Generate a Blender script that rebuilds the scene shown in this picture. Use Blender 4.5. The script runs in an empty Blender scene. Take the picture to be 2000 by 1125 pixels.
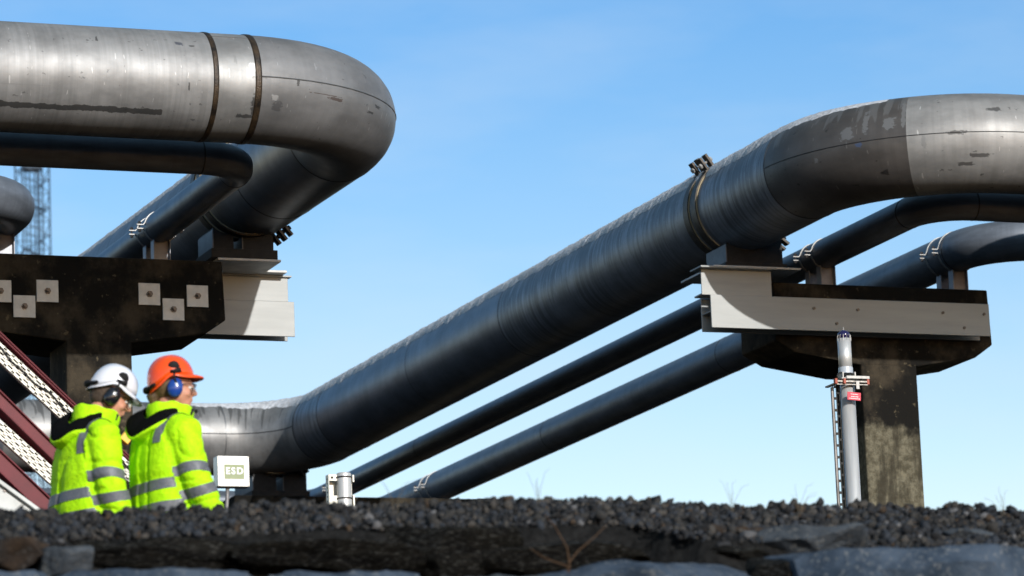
import bpy, bmesh, math, random
import numpy as np
from mathutils import Vector, Matrix, Euler, noise
R_ = math.radians
random.seed(7); rng = np.random.default_rng(7)
S = bpy.context.scene

# ------------------------------------------------------------------ camera
PXW, PYH = 2000.0, 1125.0
F = (21000*3100 - 748*1728) ** .5
_x = Vector((21000, -748, -F)).normalized()
_y = Vector((-3100, -1728, -F)).normalized()
_z = _x.cross(_y).normalized()
CR = Matrix((_x, _y, _z))                       # camera -> world
CAM = Vector((0, 0, -2.08))
cd = bpy.data.cameras.new('camera'); cam = bpy.data.objects.new('camera', cd)
S.collection.objects.link(cam); S.camera = cam
cam.matrix_world = Matrix.Translation(CAM) @ CR.to_4x4()
cd.sensor_width = 36; cd.lens = 36*F/PXW; cd.clip_start = .5; cd.clip_end = 20000
cd.dof.use_dof = True; cd.dof.focus_distance = 31.5; cd.dof.aperture_fstop = 4.1

def ray(px, py): return CR @ Vector((px-1000, -(py-562.5), -F))
def at(px, py, Y):
    r = ray(px, py); return CAM + r*((Y-CAM.y)/r.y)

# ------------------------------------------------------------------ light
SUN_EL, SUN_AZ = R_(20), math.atan2(.14, -1.0)   # azimuth of the sun seen from the scene, x east y north
sdir = Vector((math.cos(SUN_EL)*math.sin(SUN_AZ), math.cos(SUN_EL)*math.cos(SUN_AZ), math.sin(SUN_EL)))
sl = bpy.data.lights.new('sun', 'SUN'); sl.energy = 4.6; sl.angle = R_(.53); sl.color = (1, .97, .925)
so = bpy.data.objects.new('sun', sl); S.collection.objects.link(so)
so.rotation_euler = sdir.to_track_quat('Z', 'Y').to_euler()
W = bpy.data.worlds.new('World'); S.world = W; W.use_nodes = True
wn = W.node_tree.nodes; wl = W.node_tree.links; wn.clear()
sky = wn.new('ShaderNodeTexSky'); sky.sky_type = 'NISHITA'; sky.sun_disc = False
sky.sun_elevation = SUN_EL; sky.sun_rotation = SUN_AZ; sky.air_density = 1.0; sky.dust_density = .4; sky.ozone_density = 2.5
tc = wn.new('ShaderNodeTexCoord')
mp = wn.new('ShaderNodeMapping'); mp.inputs['Scale'].default_value = (3.0, 3.0, 11)
ns = wn.new('ShaderNodeTexNoise'); ns.inputs['Scale'].default_value = 2.2; ns.inputs['Detail'].default_value = 7; ns.inputs['Roughness'].default_value = .55
rp = wn.new('ShaderNodeValToRGB'); rp.color_ramp.elements[0].position = .42; rp.color_ramp.elements[1].position = .82
rp.color_ramp.elements[1].color = (.36, .36, .36, 1)
mx = wn.new('ShaderNodeMixRGB'); mx.inputs[2].default_value = (7.5, 8.4, 9.2, 1)
hs = wn.new('ShaderNodeHueSaturation'); hs.inputs['Saturation'].default_value = 1.12; hs.inputs['Value'].default_value = 1.0
bg = wn.new('ShaderNodeBackground'); bg.inputs['Strength'].default_value = .1
wo = wn.new('ShaderNodeOutputWorld')
wl.new(tc.outputs['Generated'], mp.inputs[0]); wl.new(mp.outputs[0], ns.inputs[0]); wl.new(ns.outputs[0], rp.inputs[0])
wl.new(sky.outputs[0], hs.inputs['Color']); sep = wn.new('ShaderNodeSeparateXYZ'); er = wn.new('ShaderNodeValToRGB'); mu = wn.new('ShaderNodeMixRGB'); mu.blend_type = 'MULTIPLY'; mu.inputs[0].default_value = 1
er.color_ramp.elements[0].position = .125; er.color_ramp.elements[0].color = (2.55, 1.96, 1.6, 1); er.color_ramp.elements[1].position = .262; er.color_ramp.elements[1].color = (1.12, 1.44, 1.62, 1)
e3 = er.color_ramp.elements.new(.7); e3.color = (1.35, 1.5, 1.1, 1)
wl.new(tc.outputs['Generated'], sep.inputs[0]); wl.new(sep.outputs[2], er.inputs[0]); wl.new(hs.outputs[0], mu.inputs[1]); wl.new(er.outputs[0], mu.inputs[2])
wl.new(mu.outputs[0], mx.inputs[1]); wl.new(rp.outputs[0], mx.inputs[0])
wl.new(mx.outputs[0], bg.inputs[0]); wl.new(bg.outputs[0], wo.inputs[0])
S.view_settings.view_transform = 'Standard'; S.view_settings.look = 'None'
S.view_settings.exposure = 0; S.view_settings.gamma = 1
S.render.engine = 'CYCLES'; S.cycles.max_bounces = 6

# ------------------------------------------------------------------ helpers
def tag(o, label=None, cat=None, group=None, kind=None):
    if label: o['label'] = label
    if cat: o['category'] = cat
    if group: o['group'] = group
    if kind: o['kind'] = kind
    return o
def empty(name, loc, label, cat, group=None, rz=0):
    o = bpy.data.objects.new(name, None); S.collection.objects.link(o)
    o.location = loc; o.rotation_euler = (0, 0, rz); o.empty_display_size = .1
    return tag(o, label, cat, group)
def frame(t):
    t = t.normalized(); up = Vector((0, 0, 1)) if abs(t.z) < .95 else Vector((1, 0, 0))
    side = t.cross(up).normalized(); return side, side.cross(t).normalized()

class MB:
    def __init__(s): s.v = []; s.f = []; s.uv = None; s.st = []
    def add(s, v, f):
        b = len(s.v); s.st.append(b); s.v += [tuple(p) for p in v]; s.f += [tuple(b+i for i in q) for q in f]; return s
    def box(s, c, d, M=None):
        x, y, z = (k/2 for k in d); c = Vector(c)
        v = [Vector((i*x, j*y, k*z)) for i in (-1, 1) for j in (-1, 1) for k in (-1, 1)]
        if M is not None: v = [M @ p for p in v]
        return s.add([p+c for p in v], [(0,1,3,2),(4,6,7,5),(0,4,5,1),(2,3,7,6),(0,2,6,4),(1,5,7,3)])
    def bb(s, a, b): return s.box([(p+q)/2 for p, q in zip(a, b)], [abs(q-p) for p, q in zip(a, b)])
    def loft(s, rings, cap=True, close=True):
        n = len(rings[0]); v = [p for r in rings for p in r]; f = []
        for i in range(len(rings)-1):
            for j in range(n if close else n-1):
                k = (j+1) % n; f.append((i*n+j, i*n+k, (i+1)*n+k, (i+1)*n+j))
        if cap: f.append(tuple(range(n-1, -1, -1))); f.append(tuple((len(rings)-1)*n+j for j in range(n)))
        return s.add(v, f)
    def tube(s, pts, rad, n=12, cap=True, sq=1.0):
        pts = [Vector(p) for p in pts]
        if not hasattr(rad, '__len__'): rad = [rad]*len(pts)
        rings = []; pu = None
        for i, p in enumerate(pts):
            t = (pts[min(i+1, len(pts)-1)]-pts[max(i-1, 0)]).normalized()
            if pu is None: sd, u = frame(t)
            else:
                u = (pu-t*pu.dot(t)).normalized(); sd = t.cross(u)
            pu = u
            rings.append([p+(sd*math.cos(2*math.pi*j/n)*sq+u*math.sin(2*math.pi*j/n))*rad[i] for j in range(n)])
        return s.loft(rings, cap)
    def limb(s, pts, rad, n=14):
        pts = [Vector(p) for p in pts]; P = []; Q = []
        for e in (75, 50, 25):
            a = R_(e); P.append(pts[0]-(pts[1]-pts[0]).normalized()*rad[0]*math.sin(a)); Q.append(rad[0]*math.cos(a))
        P += pts; Q += list(rad)
        for e in (25, 50, 75):
            a = R_(e); P.append(pts[-1]+(pts[-1]-pts[-2]).normalized()*rad[-1]*math.sin(a)); Q.append(rad[-1]*math.cos(a))
        return s.tube(P, Q, n)
    def ell(s, c, r, M=None, nu=20, nv=12):
        c = Vector(c); rings = []
        for i in range(1, nv):
            a = math.pi*i/nv
            q = [Vector((r[0]*math.sin(a)*math.cos(2*math.pi*j/nu), r[1]*math.sin(a)*math.sin(2*math.pi*j/nu), -r[2]*math.cos(a))) for j in range(nu)]
            rings.append([c+(M @ p if M is not None else p) for p in q])
        return s.loft(rings, True)
    def prism(s, poly, a, b, axis='y'):
        """polygon in (x,z) extruded from y=a to y=b"""
        n = len(poly)
        g = {'y': lambda p, t: (p[0], t, p[1]), 'x': lambda p, t: (t, p[0], p[1]), 'z': lambda p, t: (p[0], p[1], t)}[axis]
        v = [g(p, a) for p in poly]+[g(p, b) for p in poly]
        return s.add(v, [tuple(range(n)), tuple(range(2*n-1, n-1, -1))]+[(j, j+n, (j+1) % n+n, (j+1) % n) for j in range(n)])
    def build(s, name, mat, parent=None, smooth=False, bevel=0, world=False, seg=2):
        me = bpy.data.meshes.new(name); me.from_pydata(s.v, [], s.f)
        bm = bmesh.new(); bm.from_mesh(me); bmesh.ops.recalc_face_normals(bm, faces=bm.faces); bm.to_mesh(me); bm.free()
        if s.uv:
            ul = me.uv_layers.new(name='UVMap')
            for l in me.loops: ul.data[l.index].uv = s.uv[l.vertex_index]
        o = bpy.data.objects.new(name, me); S.collection.objects.link(o)
        me.materials.append(mat)
        if smooth: me.shade_smooth()
        if bevel:
            m = o.modifiers.new('bevel', 'BEVEL'); m.width = bevel; m.segments = seg; m.limit_method = 'ANGLE'; m.angle_limit = R_(40)
        if parent:
            o.parent = parent
            if world: o.matrix_parent_inverse = pinv(parent)
        return o
def pinv(p):
    M = Matrix.LocRotScale(p.location, p.rotation_euler, p.scale)
    return M.inverted()

# ------------------------------------------------------------------ materials
def mat(name, col, rough=.5, metal=0, noise_s=0, var=.0, col2=None, bump=0, bscale=40, coat=0, spec=.5, lo=.35, hi=.65, emit=None, detail=5, stretch=None):
    m = bpy.data.materials.new(name); m.use_nodes = True; n = m.node_tree.nodes; l = m.node_tree.links
    p = n['Principled BSDF']; p.inputs['Base Color'].default_value = (*col, 1); p.inputs['Roughness'].default_value = rough
    p.inputs['Metallic'].default_value = metal; p.inputs['Coat Weight'].default_value = coat; p.inputs['Specular IOR Level'].default_value = spec
    tcn = n.new('ShaderNodeTexCoord'); src = tcn.outputs['Object']
    if stretch:
        q = n.new('ShaderNodeMapping'); q.inputs['Scale'].default_value = stretch; l.new(src, q.inputs[0]); src = q.outputs[0]
    if noise_s:
        t = n.new('ShaderNodeTexNoise'); t.inputs['Scale'].default_value = noise_s; t.inputs['Detail'].default_value = detail; t.inputs['Roughness'].default_value = .62
        l.new(src, t.inputs['Vector'])
        r = n.new('ShaderNodeValToRGB'); r.color_ramp.elements[0].position = lo; r.color_ramp.elements[1].position = hi
        c2 = col2 or tuple(min(1, c*(1+var)) for c in col)
        r.color_ramp.elements[0].color = (*col, 1); r.color_ramp.elements[1].color = (*c2, 1)
        l.new(t.outputs[0], r.inputs[0]); l.new(r.outputs[0], p.inputs['Base Color'])
    if bump:
        t = n.new('ShaderNodeTexNoise'); t.inputs['Scale'].default_value = bscale; t.inputs['Detail'].default_value = 6
        l.new(src, t.inputs['Vector'])
        b = n.new('ShaderNodeBump'); b.inputs['Strength'].default_value = bump; b.inputs['Distance'].default_value = .01
        l.new(t.outputs[0], b.inputs['Height']); l.new(b.outputs[0], p.inputs['Normal'])
    return m

class NT:
    """small node-tree writer for the pipe and concrete materials"""
    def __init__(s, name):
        s.m = bpy.data.materials.new(name); s.m.use_nodes = True; s.n = s.m.node_tree.nodes; s.l = s.m.node_tree.links
        s.p = s.n['Principled BSDF']
    def link(s, a, b): s.l.new(a, b)
    def math(s, op, a, b=0.0, clamp=False):
        q = s.n.new('ShaderNodeMath'); q.operation = op; q.use_clamp = clamp
        for i, x in enumerate((a, b)):
            if isinstance(x, (int, float)): q.inputs[i].default_value = x
            else: s.l.new(x, q.inputs[i])
        return q.outputs[0]
    def noise(s, vec, scale=(1, 1, 1), sc=1.0, detail=4, rough=.55, loc=(0, 0, 0)):
        mpn = s.n.new('ShaderNodeMapping'); mpn.inputs['Scale'].default_value = scale; mpn.inputs['Location'].default_value = loc
        s.l.new(vec, mpn.inputs[0]); t = s.n.new('ShaderNodeTexNoise'); t.inputs['Scale'].default_value = sc
        t.inputs['Detail'].default_value = detail; t.inputs['Roughness'].default_value = rough
        s.l.new(mpn.outputs[0], t.inputs['Vector']); return t.outputs[0]
    def step(s, x, a, b):
        q = s.n.new('ShaderNodeMapRange'); q.inputs['From Min'].default_value = a; q.inputs['From Max'].default_value = b
        q.interpolation_type = 'SMOOTHSTEP'; s.l.new(x, q.inputs[0]); return q.outputs[0]
    def mix(s, fac, a, b):
        q = s.n.new('ShaderNodeMixRGB')
        for i, x in zip((0, 1, 2), (fac, a, b)):
            if isinstance(x, (int, float)): q.inputs[i].default_value = x
            elif isinstance(x, tuple): q.inputs[i].default_value = (*x, 1)
            else: s.l.new(x, q.inputs[i])
        return q.outputs[0]

def pipe_mat(name, col, rough=.42, metal=.6, rings=.3, drips=0, drip_col=None, drip_len=(.02, .22), scuff=.35, vis=.25, seed=0.0, bumps=.12, patch=0, long_scratch=False, marks=()):
    """UV: u = metres along the pipe, v = 0..1 round it from the top; vis = the v that faces out"""
    T = NT(name); uv = T.n.new('ShaderNodeUVMap'); uv.uv_map = 'UVMap'; UV = uv.outputs[0]
    sx = T.n.new('ShaderNodeSeparateXYZ'); T.link(UV, sx.inputs[0]); u, v = sx.outputs[0], sx.outputs[1]
    # distance from the crown, 0 top .. .5 bottom
    vt = T.math('SUBTRACT', .5, T.math('ABSOLUTE', T.math('SUBTRACT', v, .5)))
    c = tuple(col); d = tuple(k*.72 for k in col); e = tuple(min(1, k*1.22) for k in col)
    big = T.noise(UV, (1.3, 5, 1), 1.6, 5, .6, (seed, 0, 0))
    colr = T.mix(T.step(big, .3, .7), d, e)
    ring = T.noise(UV, (26, 1.6, 1), 1.0, 5, .6, (seed*3, 1, 0))
    gate0 = T.step(T.noise(UV, (1.9, 1.2, 1), 1.0, 3, .6, (seed*2, 5, 0)), .3, .6)
    colr = T.mix(T.math('MULTIPLY', T.math('MULTIPLY', T.step(ring, .38, .64), rings), gate0), colr, tuple(k*.45 for k in col))
    if rings >= .9:   # short dark dashes where melt water ran off the crown
        dsh = T.noise(UV, (24, 5, 1), 1.0, 3, .6, (seed*9, 2, 0)); band = T.math('MULTIPLY', T.step(vt, .10, .15), T.step(vt, .27, .22))
        colr = T.mix(T.math('MULTIPLY', T.math('MULTIPLY', T.step(dsh, .54, .58), band), .8), colr, tuple(k*.22 for k in col))
        colr = T.mix(T.math('MULTIPLY', T.math('MULTIPLY', T.step(dsh, .42, .38), band), .45), colr, tuple(min(1, k*1.7) for k in col))
    if drips:
        dn = T.noise(UV, (13, 2.2, 1), 1.0, 5, .6, (seed*7+3, 0, 0)); ln = T.noise(UV, (7, .3, 1), 1.2, 2, .5, (seed*5+9, 4, 0))
        length = T.math('ADD', T.math('MULTIPLY', ln, (drip_len[1]-drip_len[0])*2), drip_len[0]*2-.5*drip_len[1])
        gate = T.step(T.math('SUBTRACT', length, vt), .0, .015)
        mask = T.math('MULTIPLY', T.math('MULTIPLY', gate, T.step(dn, .5, .53)), drips)
        colr = T.mix(mask, colr, drip_col or tuple(k*.45 for k in col))
    # short streaks and chips of dirt
    sc1 = T.noise(UV, (9, 34, 1), 1.0, 3, .7, (seed, 7, 0)); sc2 = T.noise(UV, (40, 22, 1), 1.0, 2, .5, (seed+5, 2, 0))
    m1 = T.math('MULTIPLY', T.step(sc1, .655, .68), scuff); m2 = T.math('MULTIPLY', T.step(sc2, .70, .72), scuff)
    colr = T.mix(m1, colr, tuple(k*.25 for k in col)); colr = T.mix(m2, colr, tuple(min(1, k*1.9) for k in col))
    if long_scratch:
        wob = T.noise(UV, (6, .2, 1), 1.0, 4, .6)
        ds = T.math('ABSOLUTE', T.math('SUBTRACT', T.math('SUBTRACT', v, T.math('MULTIPLY', T.math('SUBTRACT', wob, .5), .02)), .372))
        wid = T.math('MULTIPLY', T.noise(UV, (14, .1, 1), 1.0, 3, .6, (4, 0, 0)), .018)
        ms = T.math('MULTIPLY', T.math('LESS_THAN', ds, wid), T.math('MULTIPLY', T.math('LESS_THAN', u, long_scratch), .85))
        colr = T.mix(ms, colr, tuple(k*.12 for k in col))
    if marks:
        w1 = T.math('MULTIPLY', T.math('SUBTRACT', T.noise(UV, (24, 80, 1), 1.0, 4, .65, (1, 3, 0)), .5), 3.2)
        w2 = T.math('MULTIPLY', T.math('SUBTRACT', T.noise(UV, (20, 60, 1), 1.0, 4, .65, (6, 1, 0)), .5), 3.2)
        for mu_, mv_, du_, dv_, mc_ in marks:
            a_ = T.math('ADD', T.math('ABSOLUTE', T.math('DIVIDE', T.math('SUBTRACT', u, mu_), du_)), w1)
            b_ = T.math('ADD', T.math('ABSOLUTE', T.math('DIVIDE', T.math('SUBTRACT', v, mv_), dv_)), w2)
            colr = T.mix(T.math('MULTIPLY', T.step(T.math('MAXIMUM', a_, b_), 1.15, .9), .7), colr, mc_)
    if patch:   # wet or newly cleaned area with its own outline
        pn = T.noise(UV, (1.4, 3.2, 1), 1.0, 4, .5, (seed+patch, 0, 0))
        colr = T.mix(T.math('MULTIPLY', T.step(pn, .5, .52), .45), colr, tuple(k*1.35 for k in col))
    T.link(colr, T.p.inputs['Base Color'])
    rr = T.math('ADD', rough-.08, T.math('MULTIPLY', T.noise(UV, (10, 3, 1), 1.0, 4, .6, (2, 2, 0)), .18)); T.link(rr, T.p.inputs['Roughness'])
    T.p.inputs['Metallic'].default_value = metal
    b = T.n.new('ShaderNodeBump'); b.inputs['Strength'].default_value = bumps; b.inputs['Distance'].default_value = .02
    hgt = T.math('ADD', T.math('MULTIPLY', ring, .5), T.math('MULTIPLY', T.noise(UV, (3, 6, 1), 2.0, 3, .5), .8))
    T.link(hgt, b.inputs['Height']); T.link(b.outputs[0], T.p.inputs['Normal'])
    return T.m

def concrete(name, worn_foot=.9):
    T = NT(name); tcn = T.n.new('ShaderNodeTexCoord'); O = tcn.outputs['Object']
    a = T.noise(O, (1, 1, .8), 2.2, 7, .65); b = T.noise(O, (1, 1, 1), 14, 5, .7, (3, 0, 0)); s3 = T.noise(O, (5, 5, .6), 2.0, 4, .6, (0, 8, 0))
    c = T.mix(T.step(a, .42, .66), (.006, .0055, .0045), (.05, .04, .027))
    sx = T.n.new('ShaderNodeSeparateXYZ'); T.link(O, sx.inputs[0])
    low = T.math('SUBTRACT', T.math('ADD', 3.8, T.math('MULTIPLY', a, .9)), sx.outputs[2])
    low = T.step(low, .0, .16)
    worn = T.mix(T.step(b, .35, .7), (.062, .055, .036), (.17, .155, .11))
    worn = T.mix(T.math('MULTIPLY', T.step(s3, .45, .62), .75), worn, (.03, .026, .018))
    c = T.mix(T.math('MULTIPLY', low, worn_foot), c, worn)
    c = T.mix(T.math('MULTIPLY', T.step(b, .62, .68), .4), c, (.16, .13, .08))
    T.link(c, T.p.inputs['Base Color']); T.p.inputs['Roughness'].default_value = .93; T.p.inputs['Specular IOR Level'].default_value = .2
    bp = T.n.new('ShaderNodeBump'); bp.inputs['Strength'].default_value = .5; bp.inputs['Distance'].default_value = .012
    T.link(b, bp.inputs['Height']); T.link(bp.outputs[0], T.p.inputs['Normal'])
    return T.m

STEEL = (.30, .295, .29); DARKS = (.17, .175, .185); BLUE = (.105, .118, .142)
M_near = pipe_mat('near_steel', (.25, .25, .25), .52, .42, .3, seed=1, scuff=.6, long_scratch=11.1, marks=((11.24, .153, .03, .006, (.03, .035, .06)), (11.34, .16, .02, .003, (.012, .011, .011)), (10.55, .15, .008, .01, (.012, .011, .011)), (9.9, .31, .25, .0015, (.20, .20, .20)), (11.3, .29, .006, .014, (.012, .011, .011))))
M_spool = pipe_mat('spool_steel', (.26, .26, .258), .50, .42, .15, seed=2, scuff=.5, marks=((11.85, .222, .03, .011, (.62, .62, .62)), (11.87, .335, .03, .028, (.012, .011, .011)), (11.80, .372, .07, .006, (.012, .011, .011)), (11.70, .20, .012, .012, (.20, .20, .20))))
M_elbow = pipe_mat('elbow_steel', (.195, .195, .198), .52, .42, .12, seed=3, scuff=.5, marks=((12.44, .291, .06, .004, (.05, .022, .012)), (12.36, .283, .09, .0012, (.05, .022, .012)), (12.02, .333, .028, .014, (.07, .07, .075)), (12.0, .31, .02, .008, (.33, .33, .33)), (12.88, .276, .03, .005, (.012, .011, .011)), (12.80, .30, .04, .003, (.012, .011, .011)), (12.15, .26, .01, .008, (.012, .011, .011))))
M_leg = pipe_mat('leg_steel', (.145, .155, .178), .42, .5, .5, drips=.6, drip_len=(.05, .3), seed=4)
M_legplain = pipe_mat('leg_plain_steel', (.125, .132, .152), .40, .5, .12, seed=5, scuff=.15, bumps=.05)
M_legspiral = pipe_mat('leg_streaked_steel', (.19, .20, .222), .44, .45, 1.0, drips=.8, drip_len=(.10, .36), seed=6)
M_darkelbow = pipe_mat('dark_elbow_steel', (.095, .086, .08), .48, .4, .2, drips=.45, drip_col=(.19, .19, .19), drip_len=(.05, .24), seed=7, scuff=.7, marks=((49.86, .214, .045, .020, (.20, .20, .20)), (50.0, .184, .018, .034, (.20, .20, .20)), (50.17, .20, .035, .022, (.20, .20, .20)), (50.27, .165, .014, .045, (.20, .20, .20)), (49.6, .28, .012, .008, (.20, .20, .20)), (49.95, .26, .02, .006, (.06, .1, .2)), (50.1, .36, .03, .008, (.012, .011, .011))))
M_right = pipe_mat('right_steel', (.26, .256, .25), .52, .38, .15, seed=8, scuff=.8, marks=((50.78, .325, .07, .006, (.012, .011, .011)), (50.68, .353, .05, .006, (.012, .011, .011)), (50.62, .25, .05, .006, (.012, .011, .011)), (50.9, .17, .04, .008, (.012, .011, .011)), (50.4, .27, .014, .02, (.20, .20, .20)), (51.2, .20, .02, .02, (.20, .20, .20))), drips=.25, drip_len=(.02, .12))
M_far = pipe_mat('far_steel', (.25, .245, .24), .45, .45, .2, drips=.8, drip_col=(.09, .088, .085), drip_len=(.05, .28), seed=9)
M_small = pipe_mat('small_blue_steel', BLUE, .40, .3, .15, seed=10, scuff=.1, bumps=.05)
M_third = pipe_mat('third_blue_steel', (.155, .17, .195), .45, .25, .25, seed=11, scuff=.15, bumps=.06)
M_weld = mat('weld_brown', (.012, .009, .007), .45, .4, 9, 0, (.07, .045, .024), bump=.5, bscale=90)
M_bead = mat('weld_bead', (.2, .2, .2), .4, .7)
M_beadd = mat('weld_dark', (.035, .035, .037), .5, .4)
M_frost = mat('frost', (.34, .345, .36), .9, 0, 22, 0, (.60, .61, .64), bump=1.0, bscale=45, spec=.3)
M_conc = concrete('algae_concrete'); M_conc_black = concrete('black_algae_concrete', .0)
M_galv = mat('white_painted_steel', (.285, .298, .295), .5, .05, 2, 0, (.33, .342, .338), bump=.03, bscale=12, stretch=(.6, 1, 5))
M_plate = mat('plate_steel', (.46, .46, .45), .55, .05, 8, 0, (.60, .60, .585), bump=.1)
M_black = mat('black_steel', (.007, .007, .007), .7, .1, 12, 0, (.018, .017, .016))
M_grey = mat('saddle_grey', (.07, .075, .085), .5, .3, 10, 0, (.11, .115, .125))
M_brk = mat('bracket_grey', (.27, .28, .31), .5, .3, 9, 0, (.36, .37, .40))
M_band = mat('clamp_band', (.035, .03, .026), .5, .6, 20, 0, (.08, .065, .05))
M_brass = mat('band_lining', (.34, .27, .16), .6, .1)
M_zinc = mat('zinc', (.30, .29, .28), .5, .4, 30, 0, (.40, .39, .37))
M_bolt = mat('bolt_steel', (.09, .08, .075), .4, .8)
M_alu = mat('aluminium', (.50, .50, .50), .42, .45, 4, 0, (.60, .60, .59), stretch=(10, 10, 1))
M_red = mat('maroon_paint', (.095, .006, .012), .5, 0, 7, 0, (.13, .009, .016), spec=.25)
M_tray = mat('galvanised_tray', (.48, .46, .40), .5, .35, 25, 0, (.66, .64, .57))
M_tag = mat('red_tag', (.55, .02, .05), .45)
M_white = mat('white_print', (.8, .8, .8), .5)
M_orange = mat('orange_plastic', (.32, .05, .018), .5)
M_navy = mat('navy_lens', (.014, .010, .06), .15, 0, coat=.6)
M_yel = mat('yellow_cap', (.75, .42, .02), .5)

# ------------------------------------------------------------------ pipes
class Path:
    def __init__(s, pts, rads):
        pts = [Vector(p) for p in pts]; s.seg = []          # (len, fn(t)->(pos,tan))
        cur = pts[0]; s.marks = [0.0]
        for i in range(1, len(pts)):
            if i < len(pts)-1:
                a = (pts[i]-pts[i-1]).normalized(); b = (pts[i+1]-pts[i]).normalized(); r = rads[i-1]
                ang = a.angle(b); tl = r*math.tan(ang/2); p0 = pts[i]-a*tl; p1 = pts[i]+b*tl
                L = (p0-cur).length; s.seg.append((L, 'l', cur, a)); s.marks.append(s.marks[-1]+L)
                nrm = (b-a*a.dot(b)).normalized(); c = p0+nrm*r
                s.seg.append((r*ang, 'a', c, a, nrm, r)); s.marks.append(s.marks[-1]+r*ang); cur = p1
            else:
                a = (pts[i]-cur).normalized(); L = (pts[i]-cur).length; s.seg.append((L, 'l', cur, a)); s.marks.append(s.marks[-1]+L)
    def ev(s, t):
        for i, g in enumerate(s.seg):
            if t <= g[0] or i == len(s.seg)-1:
                if g[1] == 'l': return g[2]+g[3]*t, g[3]
                th = t/g[5]; return g[2]-g[4]*g[5]*math.cos(th)+g[3]*g[5]*math.sin(th), g[3]*math.cos(th)+g[4]*math.sin(th)
            t -= g[0]
    def mesh(s, a, b, r, step=.12, n=96, cap=False):
        k = max(2, int((b-a)/step)+1); mb = MB(); uv = []; rings = []
        for i in range(k+1):
            t = a+(b-a)*i/k; p, tg = s.ev(t); sd = tg.cross(Vector((0, 0, 1))).normalized(); up = sd.cross(tg)
            rings.append([p+(sd*math.sin(2*math.pi*j/n)+up*math.cos(2*math.pi*j/n))*r for j in range(n+1)])
            uv += [(t, j/n) for j in range(n+1)]
        mb.loft(rings, cap=False, close=False); mb.uv = uv; return mb
    def ring(s, t, r, w, h=0.0, n=96, a0=0, a1=360):
        """a raised band of width w and height h round the pipe"""
        p, tg = s.ev(t); sd = tg.cross(Vector((0, 0, 1))).normalized(); up = sd.cross(tg); mb = MB(); prof = [(-w/2, -.004), (-w/2, h*.7), (-w/4, h), (w/4, h), (w/2, h*.7), (w/2, -.004)]
        full = abs(a1-a0) >= 360; m = n if full else n+1; rings = []
        for j in range(m):
            an = R_(a0+(a1-a0)*j/n); d = sd*math.sin(an)+up*math.cos(an); rings.append([p+tg*x+d*(r+y) for x, y in prof])
        if full: rings.append(rings[0])
        mb.loft(rings, cap=not full); return mb
    def line(s, a, b, r, v, w=.006):
        pts = []
        k = max(2, int((b-a)/.05))
        for i in range(k+1):
            p, tg = s.ev(a+(b-a)*i/k); sd = tg.cross(Vector((0, 0, 1))).normalized(); up = sd.cross(tg); an = 2*math.pi*v
            pts.append(p+(sd*math.sin(an)+up*math.cos(an))*r)
        mb = MB(); mb.tube(pts, w, 6); return mb
    def frost(s, a, b, r, side, th=.024, seed=0, lo=-30, hi=50, fade=None):
        mb = MB(); k = int((b-a)/.025); n = 16; rings = []
        for i in range(k+1):
            t = a+(b-a)*i/k; p, tg = s.ev(t); sd = tg.cross(Vector((0, 0, 1))).normalized(); up = sd.cross(tg)
            f = 1.0
            if fade: f = max(0.02, min(1, (t-a)/fade[0]+.02, (b-t)/fade[1]+.02))
            e = hi*(.55+.45*f)+6*noise.noise(Vector((t*5, seed, 0)))+3.5*noise.noise(Vector((t*23, seed, 3)))
            q = []
            for j in range(n+1):
                w = j/n; an = R_(lo+(e-lo)*w)*side
                hh = th*f*min(1, (1-w)*5)**.6*min(1, w*6+.05)*(1+.45*noise.noise(Vector((t*14, w*4, seed)))+.3*noise.noise(Vector((t*40, w*9, seed))))
                d = sd*math.sin(an)+up*math.cos(an); q.append(p+d*(r+max(.0005, hh)))
            rings.append(q)
        mb.loft(rings, cap=False, close=False); return mb

ZB, RB = 6.27, .45
big = Path([(-2, 31.4, ZB), (11.13, 31.4, ZB), (10.86, 48.5, ZB), (15.9, 48.5, ZB), (15.9, 31.9, ZB), (32, 31.9, ZB)], [1.22, 1.1, 1.1, 1.35])
mk = big.marks
BP = empty('large_pipe', (10.9, 31.4, ZB), 'thickest grey steel pipe, looping above both workers', 'pipe')
def part(mb, name, m, par, **k): return mb.build(name, m, par, world=True, **k)
def parts(mb, name, m, par, **k):
    """one object per added piece"""
    st = mb.st+[len(mb.v)]
    for a, b in zip(st, st[1:]):
        q = MB(); q.v = mb.v[a:b]; q.f = [tuple(i-a for i in f) for f in mb.f if a <= f[0] < b]; q.build(name, m, par, world=True, **k)
def P(a, b, m, name='pipe_section'): return part(big.mesh(a, b, RB), name, m, BP, smooth=True)
L0, L1 = mk[1], mk[2]
P(0, L0-.36, M_near); P(L0-.36, L0, M_spool); P(L0, L1, M_elbow, 'elbow')
sA = L1+1.5
P(L1, sA, M_legplain); P(sA, mk[3], M_leg)
P(mk[3], mk[4], M_leg, 'elbow'); P(mk[4], mk[5], M_far)
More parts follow.
